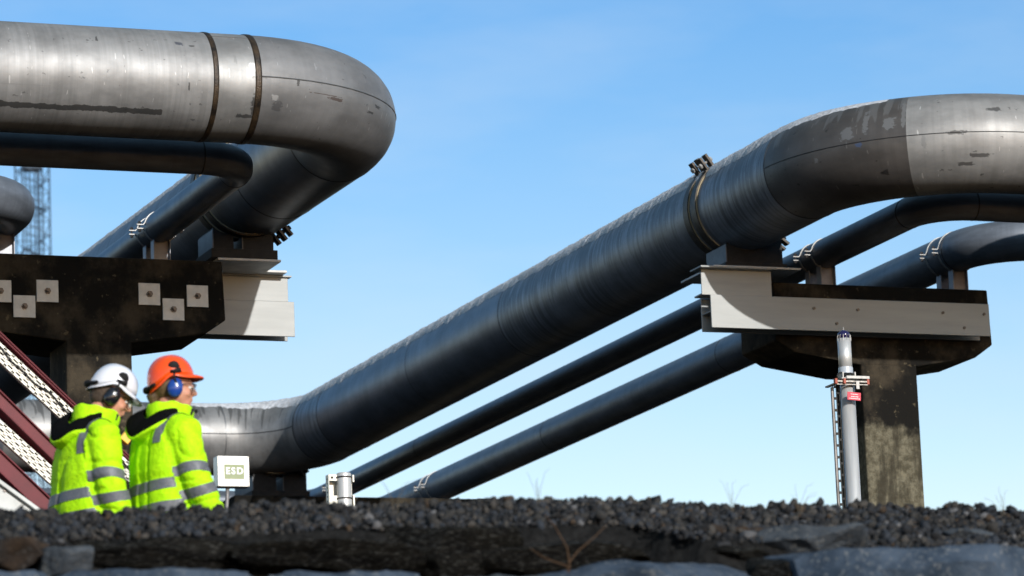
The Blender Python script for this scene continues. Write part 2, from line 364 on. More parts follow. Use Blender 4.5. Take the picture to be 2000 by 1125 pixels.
# far right elbow, then the long leg coming back
P(mk[5], mk[6], M_far, 'elbow')
q1 = mk[6]+.95; yl = lambda y: mk[6]+(48.5-1.1-y)        # arc length at leg Y
P(mk[6], q1, M_legspiral); P(q1, yl(40.2), M_legplain); P(yl(40.2), mk[7], M_legspiral)
P(mk[7], mk[7]+1.27, M_darkelbow, 'elbow'); P(mk[7]+1.27, mk[8], M_right, 'elbow'); P(mk[8], mk[9], M_right)
for t, m, w, h in ((L0-.36, M_weld, .045, .006), (L0, M_weld, .055, .007), (L1, M_beadd, .02, .003), (sA, M_beadd, .02, .003), (mk[5], M_bead, .015, .003), (mk[6], M_beadd, .02, .004),
                   (q1, M_beadd, .016, .003), (yl(40.2), M_beadd, .012, .002), (mk[7], M_beadd, .015, .003), (yl(43.2), M_beadd, .01, .0015)):
    part(big.ring(t, RB, w, h), 'weld_seam', m, BP, smooth=True)
part(big.line(L0+.02, L1-.02, RB, .25, .0055), 'seam_line', M_bead, BP)
part(big.line(L0-.34, L0-.02, RB, .10, .005), 'seam_line', M_bead, BP)
part(big.line(mk[7]+.02, mk[8]+3, RB, .25, .004), 'seam_line', M_beadd, BP)
part(big.line(mk[5]-1.5, mk[6], RB, .25, .006), 'seam_line', M_beadd, BP)
part(big.frost(mk[5]-.6, mk[7]+1.1, RB, 1, seed=1, fade=(2.5, 1.6), th=.028, hi=54), 'frost_strip', M_frost, BP, smooth=True)
part(big.frost(L1+1.6, mk[3], RB, -1, seed=2, fade=(.6, 1), th=.018), 'frost_strip', M_frost, BP, smooth=True)

ZS, RS = 5.86, .145
small = Path([(-2, 32.15, ZS), (10.17, 32.15, ZS), (10.12, 50.9, ZS), (16.8, 50.9, ZS), (16.8, 32.6, ZS), (32, 32.6, ZS)], [.43]*4)
SP = empty('thin_pipe', (10.13, 32.6, ZS), 'thinnest dark blue steel pipe, running just behind and inside the thickest pipe', 'pipe')
part(small.mesh(0, small.marks[-1], RS, n=48), 'pipe_section', M_small, SP, smooth=True)
for t in (small.marks[1], small.marks[2], small.marks[7], small.marks[8], yl(43.3)-mk[6]+small.marks[6]):
    part(small.ring(t, RS, .012, .0025, n=48), 'weld_seam', M_beadd, SP, smooth=True)
ZT, RT = 5.93, .2
third = Path([(-2, 34.15, ZT), (8.75, 34.15, ZT), (8.75, 52.4, ZT), (18.22, 52.4, ZT), (18.22, 34.2, ZT), (32, 34.2, ZT)], [.6]*4)
TP = empty('medium_pipe', (18.22, 34.2, ZT), 'mid-sized blue grey steel pipe, rearmost of the three looping pipes', 'pipe')
part(third.mesh(0, third.marks[-1], RT, n=64), 'pipe_section', M_third, TP, smooth=True)
for y in (33.6+1.2, 40.3, 45.6):
    part(third.ring(third.marks[6]+(52.4-.6-y), RT, .012, .0025, n=64), 'weld_seam', M_beadd, TP, smooth=True)

# ------------------------------------------------------------------ clamps
def hexbolt(mb, c, ax, r, l):
    c = Vector(c); ax = Vector(ax).normalized(); mb.tube([c-ax*l/2, c+ax*l/2], r, 6)
def big_clamp(cx, y, a_up, a_dn, label, sd):
    """two straps round the thick pipe with bolted ears; angles ccw from +X in the XZ plane"""
    t = empty('large_pipe_clamp', (cx, y, ZB-RB), label, 'pipe clamp', 'strap clamps on the thickest pipe')
    for dy in (0, .19):
        c = Vector((cx, y+dy, ZB)); rings = []; rl = []
        for j in range(97):
            a = 2*math.pi*j/96; d = Vector((math.cos(a), 0, math.sin(a)))
            rings.append([c+d*(RB+h)+Vector((0, w, 0)) for h, w in ((.002, -.055), (.020, -.055), (.020, .055), (.002, .055))])
            rl.append([c+d*(RB+h)+Vector((0, w, 0)) for h, w in ((.001, -.066), (.009, -.066), (.009, .066), (.001, .066))])
        part(MB().loft(rings, False), 'strap', M_band, t, smooth=False)
        part(MB().loft(rl, False), 'strap_lining', M_brass, t)
        for a, s in ((a_up, 1), (a_dn, -1)):
            a = R_(a); d = Vector((math.cos(a), 0, math.sin(a))); tg = Vector((-math.sin(a), 0, math.cos(a)))
            ear = MB(); b = MB()
            M = Matrix((d, Vector((0, 1, 0)), tg)).transposed()
            for o in (-.035, .035):
                ear.box(c+d*(RB+.078)+tg*o, (.155, .085, .026), M)
                ear.box(c+d*(RB+.012)+tg*o*1.4, (.03, .095, .05), M)
            hexbolt(b, c+d*(RB+.085), tg, .012, .16)
            for o in (-.062, .062): hexbolt(b, c+d*(RB+.085)+tg*o, tg, .026, .024)
            parts(ear, 'clamp_ear', M_band, t, bevel=.003); part(b, 'bolt', M_zinc if s > 0 else M_bolt, t)
    return t
big_clamp(15.9, 34.85, 126, -37, 'big dark bolted strap clamp on the thickest pipe, above the beacon mast support', 1)
big_clamp(10.99, 34.85, 150, -50, 'big dark strap clamp on thickest pipe above square plates, partly behind thin pipe', 1)
c3 = big_clamp(15.5, 48.3, 140, -48, 'far strap clamp low on the thickest pipe beside the short metal post', 1)

def small_clamp(cx, y, z, r, ztop, label, brk=True, strap=True):
    """two thin U straps with ears towards -X, and two H posts that carry the pipe"""
    t = empty('pipe_hanger', (cx, y, ztop), label, 'pipe clamp', 'thin zinc strap clamps on the smaller pipes')
    for dy in (0, .26):
        c = Vector((cx, y+dy, z)); rings = []
        # ring from 188deg round over the top, bottom and back, open on -X where the ears stick out
        out = .075
        for half in ((0, 1) if strap else ()):
            pts = [Vector((-r-out, 0, .018)), Vector((-r-.016, 0, .018)), Vector((-r-.006, 0, .030))]
            pts += [Vector((-math.cos(a)*(r+.004), 0, math.sin(a)*(r+.004))) for a in [R_(15+k*7.5) for k in range(21)]]
            pts += [Vector((r+.006, 0, .030)), Vector((r+.016, 0, .018)), Vector((r+out, 0, .018))]
            if half: pts = [Vector((p.x, 0, -p.z)) for p in pts]
            mb = MB(); rg = []
            for i, p in enumerate(pts):
                tt = (pts[min(i+1, len(pts)-1)]-pts[max(i-1, 0)]).normalized(); nn = Vector((-tt.z, 0, tt.x))
                rg.append([c+p+nn*h+Vector((0, w, 0)) for h, w in ((-.004, -.012), (.004, -.012), (.004, .012), (-.004, .012))])
            mb.loft(rg); part(mb, 'strap', M_zinc, t)
        for s in ((-1, 1) if strap else ()):
            b = MB(); hexbolt(b, c+Vector((s*(r+.05), 0, 0)), (0, 0, 1), .008, .10)
            for o in (-.035, .035): hexbolt(b, c+Vector((s*(r+.05), 0, o)), (0, 0, 1), .017, .02)
            part(b, 'bolt', M_bolt, t)
        if brk:
            h = MB(); w = min(.075, r*.5); top = z-r*.86
            h.bb((cx-w, y+dy-.004, ztop+.002), (cx+w, y+dy+.004, top)); 
            h.bb((cx-w-.006, y+dy-.05, ztop+.002), (cx-w+.002, y+dy+.05, top+.03)); h.bb((cx+w-.002, y+dy-.05, ztop+.002), (cx+w+.006, y+dy+.05, top+.03))
            part(h, 'support_post', M_brk, t, bevel=.002)
    return t
ZC = 5.51
small_clamp(10.163, 34.86, ZS, RS, ZC, 'zinc strap clamp and grey posts holding the thin pipe above the square plates')
small_clamp(16.8, 34.86, ZS, RS, ZC, 'zinc strap clamp on the thin pipe, right beside the black saddle over the beacon mast')
small_clamp(18.22, 34.86, ZT, RT, ZC, 'zinc strap clamp and grey posts at right end of the stained concrete cap')
small_clamp(8.72, 34.86, ZT, RT, ZC, 'grey pipe posts at the left picture edge below the rounded pipe bend', strap=False)
small_clamp(16.8, 49.45, ZS, RS, ZC, 'far zinc strap clamp on the thin pipe, just left of the short metal post')
small_clamp(18.22, 49.75, ZT, RT, 5.45, 'far zinc strap clamp on mid-sized pipe, low above gravel right of short post')

# ------------------------------------------------------------------ concrete supports
def support(x0, x1, c0, c1, y0, y1, label, m=None):
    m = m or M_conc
    t = empty('concrete_support', ((c0+c1)/2, (y0+y1)/2, 0), label, 'pipe support', 'concrete T supports carrying the pipe loop')
    cap = MB(); poly = [(x0, ZC), (x1, ZC), (x1+.02, 4.97), (x1-.17, 4.84), (c1, 4.735), (c0, 4.735), (x0+.2, 4.84), (x0, 4.95)]
    cap.prism(poly, y0, y1); part(cap, 'cap_beam', m, t, bevel=.012)
    col = MB(); col.prism([(c0, 4.75), (c1, 4.75), (c1, -.3), (c0, -.3)], y0+.002, y1-.2); part(col, 'column', m, t, bevel=.015)
    return t
def hbeam(mb, xa, xb, y0, y1, z0, z1, fl=.018, web=.012):
    """H beam lying on its side: both flanges vertical, web level"""
    mb.bb((xa, y0, z0), (xb, y0+fl, z1)); mb.bb((xa, y1-fl, z0), (xb, y1, z1)); mb.bb((xa+.001, y0+fl, (z0+z1)/2-web/2), (xb-.001, y1-fl, (z0+z1)/2+web/2))
def ibeam(mb, xa, xb, y0, y1, z0, z1, fl=.018, web=.014, over=0):
    ym = (y0+y1)/2
    mb.bb((xa-over, y0, z1-fl), (xb+over, y1, z1)); mb.bb((xa, y0, z0), (xb, y1, z0+fl)); mb.bb((xa+.001, ym-web/2, z0+fl), (xb-.001, ym+web/2, z1-fl))
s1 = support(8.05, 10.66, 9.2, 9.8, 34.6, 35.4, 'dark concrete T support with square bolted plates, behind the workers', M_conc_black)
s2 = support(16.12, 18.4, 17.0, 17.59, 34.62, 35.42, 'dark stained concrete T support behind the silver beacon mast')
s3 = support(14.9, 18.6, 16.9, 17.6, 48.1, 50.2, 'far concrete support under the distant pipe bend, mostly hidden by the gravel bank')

# pale steel beams (separate things bolted on)
def bolts_on(par, pts, y, r=.014, m=M_bolt):
    for (x, z) in pts:
        b = MB(); b.tube([(x, y-.012, z), (x, y+.004, z)], r, 8); part(b, 'bolt', m, par)
b2 = empty('steel_beam', (16.8, 34.36, 5.0), 'long pale steel H beam bolted along the cap behind the beacon mast', 'steel beam')
mb = MB(); hbeam(mb, 15.35, 18.27, 34.36, 34.6, 5.0, 5.315); part(mb, 'beam', M_galv, b2, bevel=.004)
for sx_ in (16.41, 16.87, 17.77, 18.21): bolts_on(b2, [(sx_, 5.215)], 34.36)
for sx_ in (16.64, 17.99): bolts_on(b2, [(sx_, 5.075)], 34.36)
b3 = empty('steel_beam', (15.65, 34.38, 5.32), 'short pale steel beam piece under the black saddle, left end of the beacon-side cap', 'steel beam')
mb = MB(); mb.bb((15.28, 34.395, 5.318), (16.0, 34.41, 5.562)); mb.bb((15.24, 34.30, 5.562), (16.02, 34.56, 5.578)); mb.bb((15.28, 34.411, 5.318), (15.84, 34.58, 5.334)); part(mb, 'beam', M_galv, b3, bevel=.003)
mb = MB(); mb.bb((15.40, 34.36, 5.58), (16.30, 35.15, 5.60)); part(mb, 'top_plate', M_plate, b3, bevel=.003)
b4 = empty('steel_beam', (10.9, 35.42, 5.0), 'pale steel H beam sticking out right of the cap with square plates', 'steel beam')
mb = MB(); hbeam(mb, 8.3, 11.6, 35.42, 35.66, 5.0, 5.33); part(mb, 'beam', M_galv, b4, bevel=.004)
b5 = empty('steel_beam', (11.2, 35.5, 5.33), 'upper pale steel beam piece with a flange under the saddle, beside the square-plated cap', 'steel beam')
mb = MB(); mb.bb((10.7, 35.44, 5.333), (11.55, 35.455, 5.56)); mb.bb((10.7, 35.41, 5.56), (11.58, 35.5, 5.576)); part(mb, 'beam', M_galv, b5, bevel=.003)
mb = MB(); mb.bb((10.70, 34.85, 5.578), (11.3, 35.30, 5.60)); mb.bb((10.9, 35.301, 5.578), (11.5, 35.5, 5.60)); part(mb, 'top_plate', M_plate, b5, bevel=.003)

# square bolted anchor plates on the left cap
for i, (p, q, lab) in enumerate(((0, 569, 'cut by the left picture edge'), (47, 599, 'low one of the left trio of plates'), (92, 569, 'right one of the left trio of plates'),
                               (291, 575, 'left one of the right trio of plates'), (338, 605, 'low one of the right trio of plates'), (385, 579, 'rightmost, nearest the cap end'))):
    w = at(p, q, 34.6); t = empty('anchor_plate', (w.x, 34.6, w.z), 'square steel plate with black bolt, '+lab, 'anchor plate', 'square bolted plates on the concrete cap')
    mb = MB(); mb.box((0, -.0095, 0), (.198, .015, .198)); o = mb.build('plate', M_plate, t, bevel=.002)
    mb = MB(); mb.tube([(0, -.03, 0), (0, -.016, 0)], .03, 6); mb.tube([(0, -.065, 0), (0, -.03, 0)], .016, 8); mb.build('bolt', M_bolt, t)

# saddles under the thick pipe
def saddle(cx, y0, y1, z0, label, xs, gap=False):
    t = empty('pipe_saddle', (cx, (y0+y1)/2, z0), label, 'pipe saddle', 'saddles under the thickest pipe')
    base = MB(); base.bb((xs[0][0]-.03, y0, z0), (xs[-1][1]+.03, y1, z0+.085)); part(base, 'base_plate', M_black, t, bevel=.004)
    for a, b in xs:
        n = 6; top = [(a+(b-a)*k/n) for k in range(n+1)]
        zt = lambda x: ZB-math.sqrt(max(0, (RB+.002)**2-(x-cx)**2)) if abs(x-cx) < RB-.02 else ZB-.15
        mb = MB(); mb.prism([(a, z0+.086)]+[(x, zt(x)) for x in top]+[(b, z0+.086)], y0+.03, y1-.03); part(mb, 'saddle_block', M_black, t)
        mb = MB(); mb.bb((a-.012, y0+.02, z0+.087), (a-.002, y1-.02, min(zt(a)-.004, z0+.26))); part(mb, 'side_plate', M_grey, t)
    return t
saddle(15.9, 34.6, 35.1, 5.602, 'black saddle block between thickest pipe and short pale beam, above beacon mast side', [(15.66, 16.24)])
saddle(10.9, 34.85, 35.35, 5.602, 'black split saddle carrying the thickest pipe at the end of the square-plated cap', [(10.67, 10.86), (10.95, 11.24)])
saddle(15.5, 48.3, 49.1, 5.52, 'far black split saddle low under the distant pipe bend, right of the ESD box', [(15.22, 15.52), (15.62, 15.92)])

# ------------------------------------------------------------------ beacon mast
YB = 30.0
top = at(1649, 652, YB); bot = at(1664, 985, YB); base = bot + (bot-top)*((bot.z-0)/(top.z-bot.z)); base = Vector((top.x+.012, YB, 0))
px = 8000/32.0/1.0
BM = empty('beacon_mast', (base.x, YB, 0), 'silver mast topped by a small dark blue caged beacon, in front of the concrete column', 'beacon')
k = 1/252.0                                             # metres per photo pixel at this depth
def bz(py): return at(1655, py, YB).z
bx = top.x
r1 = 14.5*k
def xz(py): return bx
mb = MB(); mb.tube([(bx, YB, 0), (bx, YB, bz(745))], 15.2*k, 40); part(mb, 'mast', M_alu, BM, smooth=False)
for p in BM.children: p.data.shade_smooth()
mb = MB(); mb.tube([(bx-.006, YB, bz(728)), (bx-.006, YB, bz(662))], 14*k, 40); o = part(mb, 'lamp_housing', M_alu, BM, smooth=True); 
mb = MB(); mb.tube([(bx-.006, YB, bz(730)), (bx-.006, YB, bz(718))], 15*k, 40); part(mb, 'clear_ring', mat('clear_ring', (.5, .52, .56), .2, .3), BM)
mb = MB(); mb.tube([(bx-.006, YB, bz(662)), (bx-.006, YB, bz(652)), (bx-.006, YB, bz(648)), (bx-.006, YB, bz(645))], [13*k, 12.6*k, 9*k, 2*k], 24); part(mb, 'beacon_lens', M_navy, BM, smooth=True)
mb = MB()
for a in range(6):
    an = math.pi*a/6; d = Vector((math.cos(an), math.sin(an), 0)); c = Vector((bx-.006, YB, 0)); zz = bz(662); R2 = 14.5*k
    pts = [c+d*R2*math.cos(R_(e))+Vector((0, 0, zz-.02+ (.035+.035*math.sin(R_(e)) if 0 < e < 180 else 0))) for e in range(0, 181, 15)]
    mb.tube(pts, .0022, 5)
mb.tube([(bx-.006, YB, bz(648)), (bx-.006, YB, bz(639))], .004, 6); part(mb, 'wire_cage', M_zinc, BM)
# bracket head
h = MB(); zt = bz(742)
h.box((bx-.0, YB, zt), (.17, .16, .012)); h.box((bx+.06, YB-.075, zt+.008), (.21, .03, .024)); h.box((bx-.055, YB, zt+.03), (.012, .1, .06)); h.box((bx+.055, YB, zt+.03), (.012, .1, .06)); part(h, 'bracket', M_zinc, BM, bevel=.002)
h = MB(); h.box((bx+.0, YB-.085, bz(749)), (.28, .03, .012)); h.box((bx+.0, YB-.085, bz(755)), (.28, .03, .006)); h.box((bx-.13, YB+.02, bz(752)), (.03, .2, .012)); part(h, 'strut', mat('dirty_zinc', (.10, .09, .08), .4, .7, 30, 0, (.4, .38, .35)), BM)
h = MB()
for x_, y_ in ((-.145, -.085), (-.075, -.10), (.145, -.085)): h.box((bx+x_, YB+y_, bz(749)), (.022, .035, .045))
parts(h, 'end_cap', M_orange, BM, bevel=.003)
h = MB(); h.box((bx+.045, YB-.105, bz(756)), (.03, .006, .07)); part(h, 'hanger_tab', M_zinc, BM, bevel=.002)
hb = MB(); hb.tube([(bx-.09, YB-.02, zt), (bx-.095, YB-.02, zt+.03), (bx-.07, YB-.02, zt+.055), (bx-.04, YB-.02, zt+.06)], .007, 8); part(hb, 'cable', M_black, BM, smooth=True)
TG = empty('warning_tag', at(1668, 774, YB-.12), 'small red tag with three lines of white print hanging on the silver mast', 'sign')
mb = MB(); mb.box((0, 0, 0), (.122, .005, .066), Matrix.Rotation(R_(4), 3, 'Y')); mb.build('tag_plate', M_tag, TG, bevel=.001)
mb = MB()
for i, (w, z) in enumerate(((.060, .016), (.058, -.004), (.095, -.020))):
    x = -w/2
    while x < w/2:
        l = random.uniform(.005, .013); mb.box((x+l/2, -.0035, z-x*.07), (l*.8, .0015, .006)); x += l+.002
mb.build('print', M_white, TG)
# slotted cable ladder next to the mast
CL = empty('cable_ladder', (bx-.11, YB+.05, 0), 'tall narrow slotted metal cable tray standing left of the silver mast', 'cable tray')
mb = MB(); ztop = bz(757); xl = bx-.062
mb.bb((xl-.082, YB+.0, 0), (xl-.068, YB+.022, ztop)); part(mb, 'side_rail', mat('dull_zinc', (.10, .095, .09), .5, .5, 6, 0, (.24, .22, .21)), CL)
mb = MB()
for xx in (-.060, -.034, -.008): mb.bb((xl+xx, YB+.018, 0), (xl+xx+.007, YB+.023, ztop))
z = .1
while z < ztop:
    mb.bb((xl-.0535, YB+.0185, z), (xl-.034, YB+.0225, z+.022)); mb.bb((xl-.0275, YB+.0185, z+.05), (xl-.008, YB+.0225, z+.068)); mb.bb((xl-.068, YB+.0185, z), (xl-.060, YB+.0225, z+.02)); z += .098
part(mb, 'slotted_web', M_black, CL)

# ------------------------------------------------------------------ ESD box
YE = 24.0; w = at(452, 922, YE)
EB = empty('emergency_box', (w.x-.01, YE, 0), 'pale square metal box on a thin post reading ESD, beside the orange-helmeted worker', 'control box')
k = 1/316.0
def loc(px_, py_, Y): return at(px_, py_, Y)
mb = MB(); c = loc(452, 922.5, YE); mb.box(c, (.205, .09, .192)); part(mb, 'box', mat('box_metal', (.50, .48, .44), .4, .5, 14, 0, (.66, .64, .60)), EB, bevel=.004)
mb = MB(); mb.box(c+Vector((.0, -.047, .0)), (.168, .004, .155)); part(mb, 'lid', mat('lid_metal', (.46, .45, .42), .4, .4, 9, 0, (.64, .62, .58)), EB, bevel=.001)
mb = MB(); mb.box(c+Vector((.003, -.0505, -.004)), (.128, .004, .090)); part(mb, 'green_panel', mat('olive_panel', (.19, .23, .10), .5, 0, 12, 0, (.25, .29, .15)), EB)
mb = MB()
for sx_ in (-.092, .092):
    for sz in (-.086, .086): mb.tube([c+Vector((sx_, -.049, sz)), c+Vector((sx_, -.044, sz))], .004, 8)
parts(mb, 'screw', M_bolt, EB)
cu = bpy.data.curves.new('letters', 'FONT'); cu.body = 'ESD'; cu.size = .058; cu.extrude = .001; cu.offset = .0018; cu.align_x = 'CENTER'; cu.space_character = 1.25
to = bpy.data.objects.new('tmp', cu); S.collection.objects.link(to); dg = bpy.context.evaluated_depsgraph_get()
me = bpy.data.meshes.new_from_object(to.evaluated_get(dg)); bpy.data.objects.remove(to); me.materials.clear(); me.materials.append(M_white)
lo = bpy.data.objects.new('lettering', me); S.collection.objects.link(lo); lo.parent = EB; lo.matrix_parent_inverse = pinv(EB)
lo.location = c+Vector((.003, -.0545, -.019)); lo.rotation_euler = (R_(90), 0, 0)
mb = MB(); pb = loc(441, 960, YE); mb.tube([(pb.x+.012, YE+.0, c.z-.09), (pb.x+.008, YE, c.z-.16), (pb.x-.004, YE, c.z-.3), (pb.x-.004, YE, 0)], .0125, 12); part(mb, 'post', mat('post_grey', (.18, .17, .17), .5, .3), EB, smooth=True)

# ------------------------------------------------------------------ short metal post with bracket
YP = 26.0; c = loc(672, 950, YP); t0 = loc(672, 924, YP)
MP = empty('pipe_post', (c.x, YP, 0), 'short silver capped tube strapped to a drilled bracket, just above the gravel crest', 'post')
mb = MB(); mb.tube([(c.x, YP, .6), (c.x, YP, t0.z-.006), (c.x, YP, t0.z)], [.05, .05, .044], 32); o = part(mb, 'tube', M_alu, MP); o.data.shade_smooth(); 
m_ = o.modifiers.new('e', 'EDGE_SPLIT'); m_.split_angle = R_(35)
mb = MB()
for zz in (t0.z-.03, loc(672, 974, YP).z):
    pts = [(c.x+.053*math.cos(a), YP+.053*math.sin(a), zz) for a in [2*math.pi*i/24 for i in range(25)]]; mb.tube(pts, .0045, 6)
parts(mb, 'strap', M_bolt, MP)
mb = MB(); z1 = t0.z-.01; z0 = .55
mb.bb((c.x-.11, YP+.055, z0), (c.x+.075, YP+.062, z1)); mb.bb((c.x-.11, YP-.0, z0), (c.x-.104, YP+.055, z1)); mb.bb((c.x-.104, YP-.002, z1-.045), (c.x-.05, YP+.004, z1)); mb.bb((c.x-.104, YP-.002, z0+.0), (c.x-.05, YP+.004, loc(672, 968, YP).z)); mb.bb((c.x+.062, YP+.0, z1-.05), (c.x+.075, YP+.055, z1)); 
mb.bb((c.x+.062, YP+.0, z0), (c.x+.075, YP+.055, loc(672, 966, YP).z))
part(mb, 'bracket', M_tray, MP, bevel=.002)
mb = MB()
for i in range(9): mb.tube([(c.x-.112, YP+.03, z1-.03-i*.03), (c.x-.1035, YP+.03, z1-.03-i*.03)], .005, 8)
for i in range(5): mb.tube([(c.x-.09, YP+.053, z1-.06-i*.03), (c.x-.09, YP+.0555, z1-.06-i*.03)], .006, 8)
mb.tube([(c.x-.085, YP-.006, z1-.022), (c.x-.085, YP+.004, z1-.022)], .009, 6)
parts(mb, 'drill_hole', M_black, MP)
mb = MB(); mb.bb((c.x-.03, YP+.063, 0), (c.x+.03, YP+.12, z1-.1)); part(mb, 'back_post', M_brk, MP)

# ------------------------------------------------------------------ maroon stair frame and trays at the lower left
YS = 22.6
def slope_bar(mb, a, b, half, y0, y1, ext0=1.6, ext1=0.0):
    """bar in the plane of y whose centre line runs a->b (pixels), extended at the ends, thickness 2*half"""
    A = at(*a, YS); B = at(*b, YS); d = (B-A).normalized(); A = A-d*ext0; B = B+d*ext1; n = Vector((-d.z, 0, d.x))
    mb.prism([((A+n*half).x, (A+n*half).z), ((B+n*half).x, (B+n*half).z), ((B-n*half).x, (B-n*half).z), ((A-n*half).x, (A-n*half).z)], y0, y1); return A, B, d, n
SF = empty('stair_frame', (6.9, YS, 0), 'sloping maroon steel frame of three parallel beams left of the white-helmeted worker', 'steel stair')
for (a, b, hf, lip, e1) in (((0, 654), (150, 798), .012, 0, .75), ((0, 784), (100, 882), .046, 1, 1.1), ((0, 902), (97, 995), .052, 0, .9)):
    mb = MB(); A, B, d, n = slope_bar(mb, a, b, hf, YS, YS+.012, 1.6, e1)
    for s in (1, -1):
        o = n*(hf-.005)*s
        mb.prism([((A+o+n*.004).x, (A+o+n*.004).z), ((B+o+n*.004).x, (B+o+n*.004).z), ((B+o-n*.004).x, (B+o-n*.004).z), ((A+o-n*.004).x, (A+o-n*.004).z)], YS-.055 if lip and s < 0 else YS-.02, YS+.10)
    part(mb, 'beam', M_red, SF, bevel=.002)
for x_ in (4.75, 6.75):
    mb = MB(); mb.bb((x_, YS+.10, 0), (x_+.07, YS+.16, 3.1 if x_ < 5 else 1.25)); part(mb, 'post', M_red, SF)
mb = MB(); e = at(245, 856, YS); mb.box((e.x, YS-.01, e.z), (.06, .05, .06), Matrix.Rotation(R_(40), 3, 'Y')); part(mb, 'end_cap', M_yel, SF, bevel=.004)
mb = MB(); A = at(-5, 942, YS); B = at(72, 998, YS); d = (B-A).normalized()
mb.prism([(A.x-d.x, A.z-d.z), (B.x, B.z), (B.x, B.z-1.0), (A.x-d.x, B.z-1.0)], YS-.06, YS-.045)
mb.prism([(A.x-d.x, A.z-d.z), (B.x, B.z), (B.x, B.z-.028), (A.x-d.x, A.z-d.z-.028)], YS-.09, YS-.06)
SK = empty('side_panel', (5.4, YS-.05, 0), 'sloping light grey metal panel in the lower left corner under the maroon frame', 'panel')
part(mb, 'panel', mat('panel_grey', (.34, .35, .34), .5, .1, 5, 0, (.44, .45, .44)), SK, bevel=.003)
mb = MB(); c = at(9, 958, YS-.06); mb.tube([(c.x, YS-.067, c.z), (c.x, YS-.06, c.z)], .01, 8); part(mb, 'rivet', M_bolt, SK)

def tray(a, b, half, e1, label):
    A = at(*a, YS-.02); B = at(*b, YS-.02); d = (B-A).normalized(); n = Vector((-d.z, 0, d.x)); A = A-d*1.5; B = B+d*e1
    t = empty('cable_tray', (B.x, YS-.02, B.z), label, 'cable tray', 'slotted cable trays on the maroon frame'); L = (B-A).length
    M = Matrix((d, Vector((0, 1, 0)), -n)).transposed(); mb = MB()
    def bar(s0, s1, o, w, y=0, th=.004): mb.box(A+d*(s0+s1)/2+n*o+Vector((0, y, 0)), (s1-s0, th, w), M)
    for o, w in ((-half+.006, .013), (-half*.30, .012), (half*.30, .012), (half-.006, .013)): bar(0, L, o, w)
    s = 0; i = 0
    while s < L-.1:
        for j, o in enumerate((-half*.65, 0, half*.65)):
            off = (.03 if j == 1 else 0); bar(s+off, s+off+.022, o, half*.62)
        s += .06
    for s_ in (1, -1): mb.box(A+d*L/2+n*s_*half+Vector((0, .018, 0)), (L, .036, .003), M)
    part(mb, 'slotted_channel', M_tray, t)
    mb = MB(); bar(0, L, 0, half*1.9, .034, .003); part(mb, 'backing', M_bolt, t)
    if label.startswith('upper'):
        mb = MB(); pts = []
        for i in range(60):
            s = L*i/59; pts.append(A+d*s+n*(half*.25+.008*math.sin(s*14)+.006*math.sin(s*31))+Vector((0, -.008, 0)))
        mb.tube(pts, .006, 6); part(mb, 'cable', M_black, t, smooth=True)
tray((0, 688), (140, 818), .042, .62, 'upper slotted pale cable tray with a black cable, under the top maroon beam')
tray((0, 838), (97, 925), .040, .6, 'lower slotted pale cable tray between the two thick maroon beams')

# ------------------------------------------------------------------ lattice mast far away
LT = empty('lattice_mast', (67, 260, 0), 'tall thin blue grey lattice mast far behind, at the left edge', 'mast')
M_lat = mat('hazy_steel', (.03, .055, .09), .7)
def lat(ax, ay, w, z0, z1, step, r):
    mb = MB()
    for i in (-1, 1):
        for j in (-1, 1): mb.tube([(ax+i*w, ay+j*w, z0), (ax+i*w, ay+j*w, z1)], r, 4)
    z = z0; s = 1
    while z < z1:
        for j in (-1, 1):
            mb.tube([(ax-w*s, ay+j*w, z), (ax+w*s, ay+j*w, z+step)], r*.55, 3); mb.tube([(ax+j*w, ay-w*s, z), (ax+j*w, ay+w*s, z+step)], r*.55, 3)
            mb.tube([(ax-w, ay+j*w, z), (ax+w, ay+j*w, z)], r*.5, 3)
        z += step; s = -s
    return mb
part(lat(67.0, 260, .93, 0, 64.5, .95, .06), 'mast_lattice', M_lat, LT)
mb = MB()
for x_ in (66.45, 66.72, 67.05, 67.3): mb.tube([(x_, 259.6, 0), (x_, 259.6, 61)], .055 if x_ != 67.3 else .09, 4)
mb.box((67, 259.9, 60.9), (1.1, 1, .5)); part(mb, 'riser_pipe', M_lat, LT)
mb = MB()
for i in range(14): mb.tube([(66.2, 259.5, 20+i*3.2), (67.8, 259.5, 19.4+i*3.2)], .09, 4)
parts(mb, 'platform', M_lat, LT)
# ------------------------------------------------------------------ people
def remesh(mb, vox, smooth=2, name='tmp'):
    me = bpy.data.meshes.new(name); me.from_pydata(mb.v, [], mb.f)
    bm = bmesh.new(); bm.from_mesh(me); bmesh.ops.recalc_face_normals(bm, faces=bm.faces); bm.to_mesh(me); bm.free()
    o = bpy.data.objects.new(name, me); S.collection.objects.link(o)
    m = o.modifiers.new('r', 'REMESH'); m.mode = 'VOXEL'; m.voxel_size = vox
    m = o.modifiers.new('s', 'SMOOTH'); m.iterations = smooth; m.factor = .5
    d = bpy.context.evaluated_depsgraph_get(); out = bpy.data.meshes.new_from_object(o.evaluated_get(d)); bpy.data.objects.remove(o); return out
def link(name, me, m, par, smooth=True):
    me.materials.clear(); me.materials.append(m); me.name = name
    if smooth: me.shade_smooth()
    o = bpy.data.objects.new(name, me); S.collection.objects.link(o); o.parent = par; return o
HV = mat('hi_vis_yellow', (.37, .74, .003), .75, 0, 18, 0, (.46, .85, .005), bump=.6, bscale=55, spec=.2)
HVn = HV.node_tree.nodes['Principled BSDF']; HVn.inputs['Sheen Weight'].default_value = .0
REFL = mat('grey_reflective_tape', (.105, .112, .128), .55, .1, 60, 0, (.14, .148, .165), bump=.1, bscale=90)
LIN = mat('black_lining', (.003, .003, .0035), .95, 0, 60, 0, (.006, .006, .0065), bump=.4, bscale=120, spec=.03)
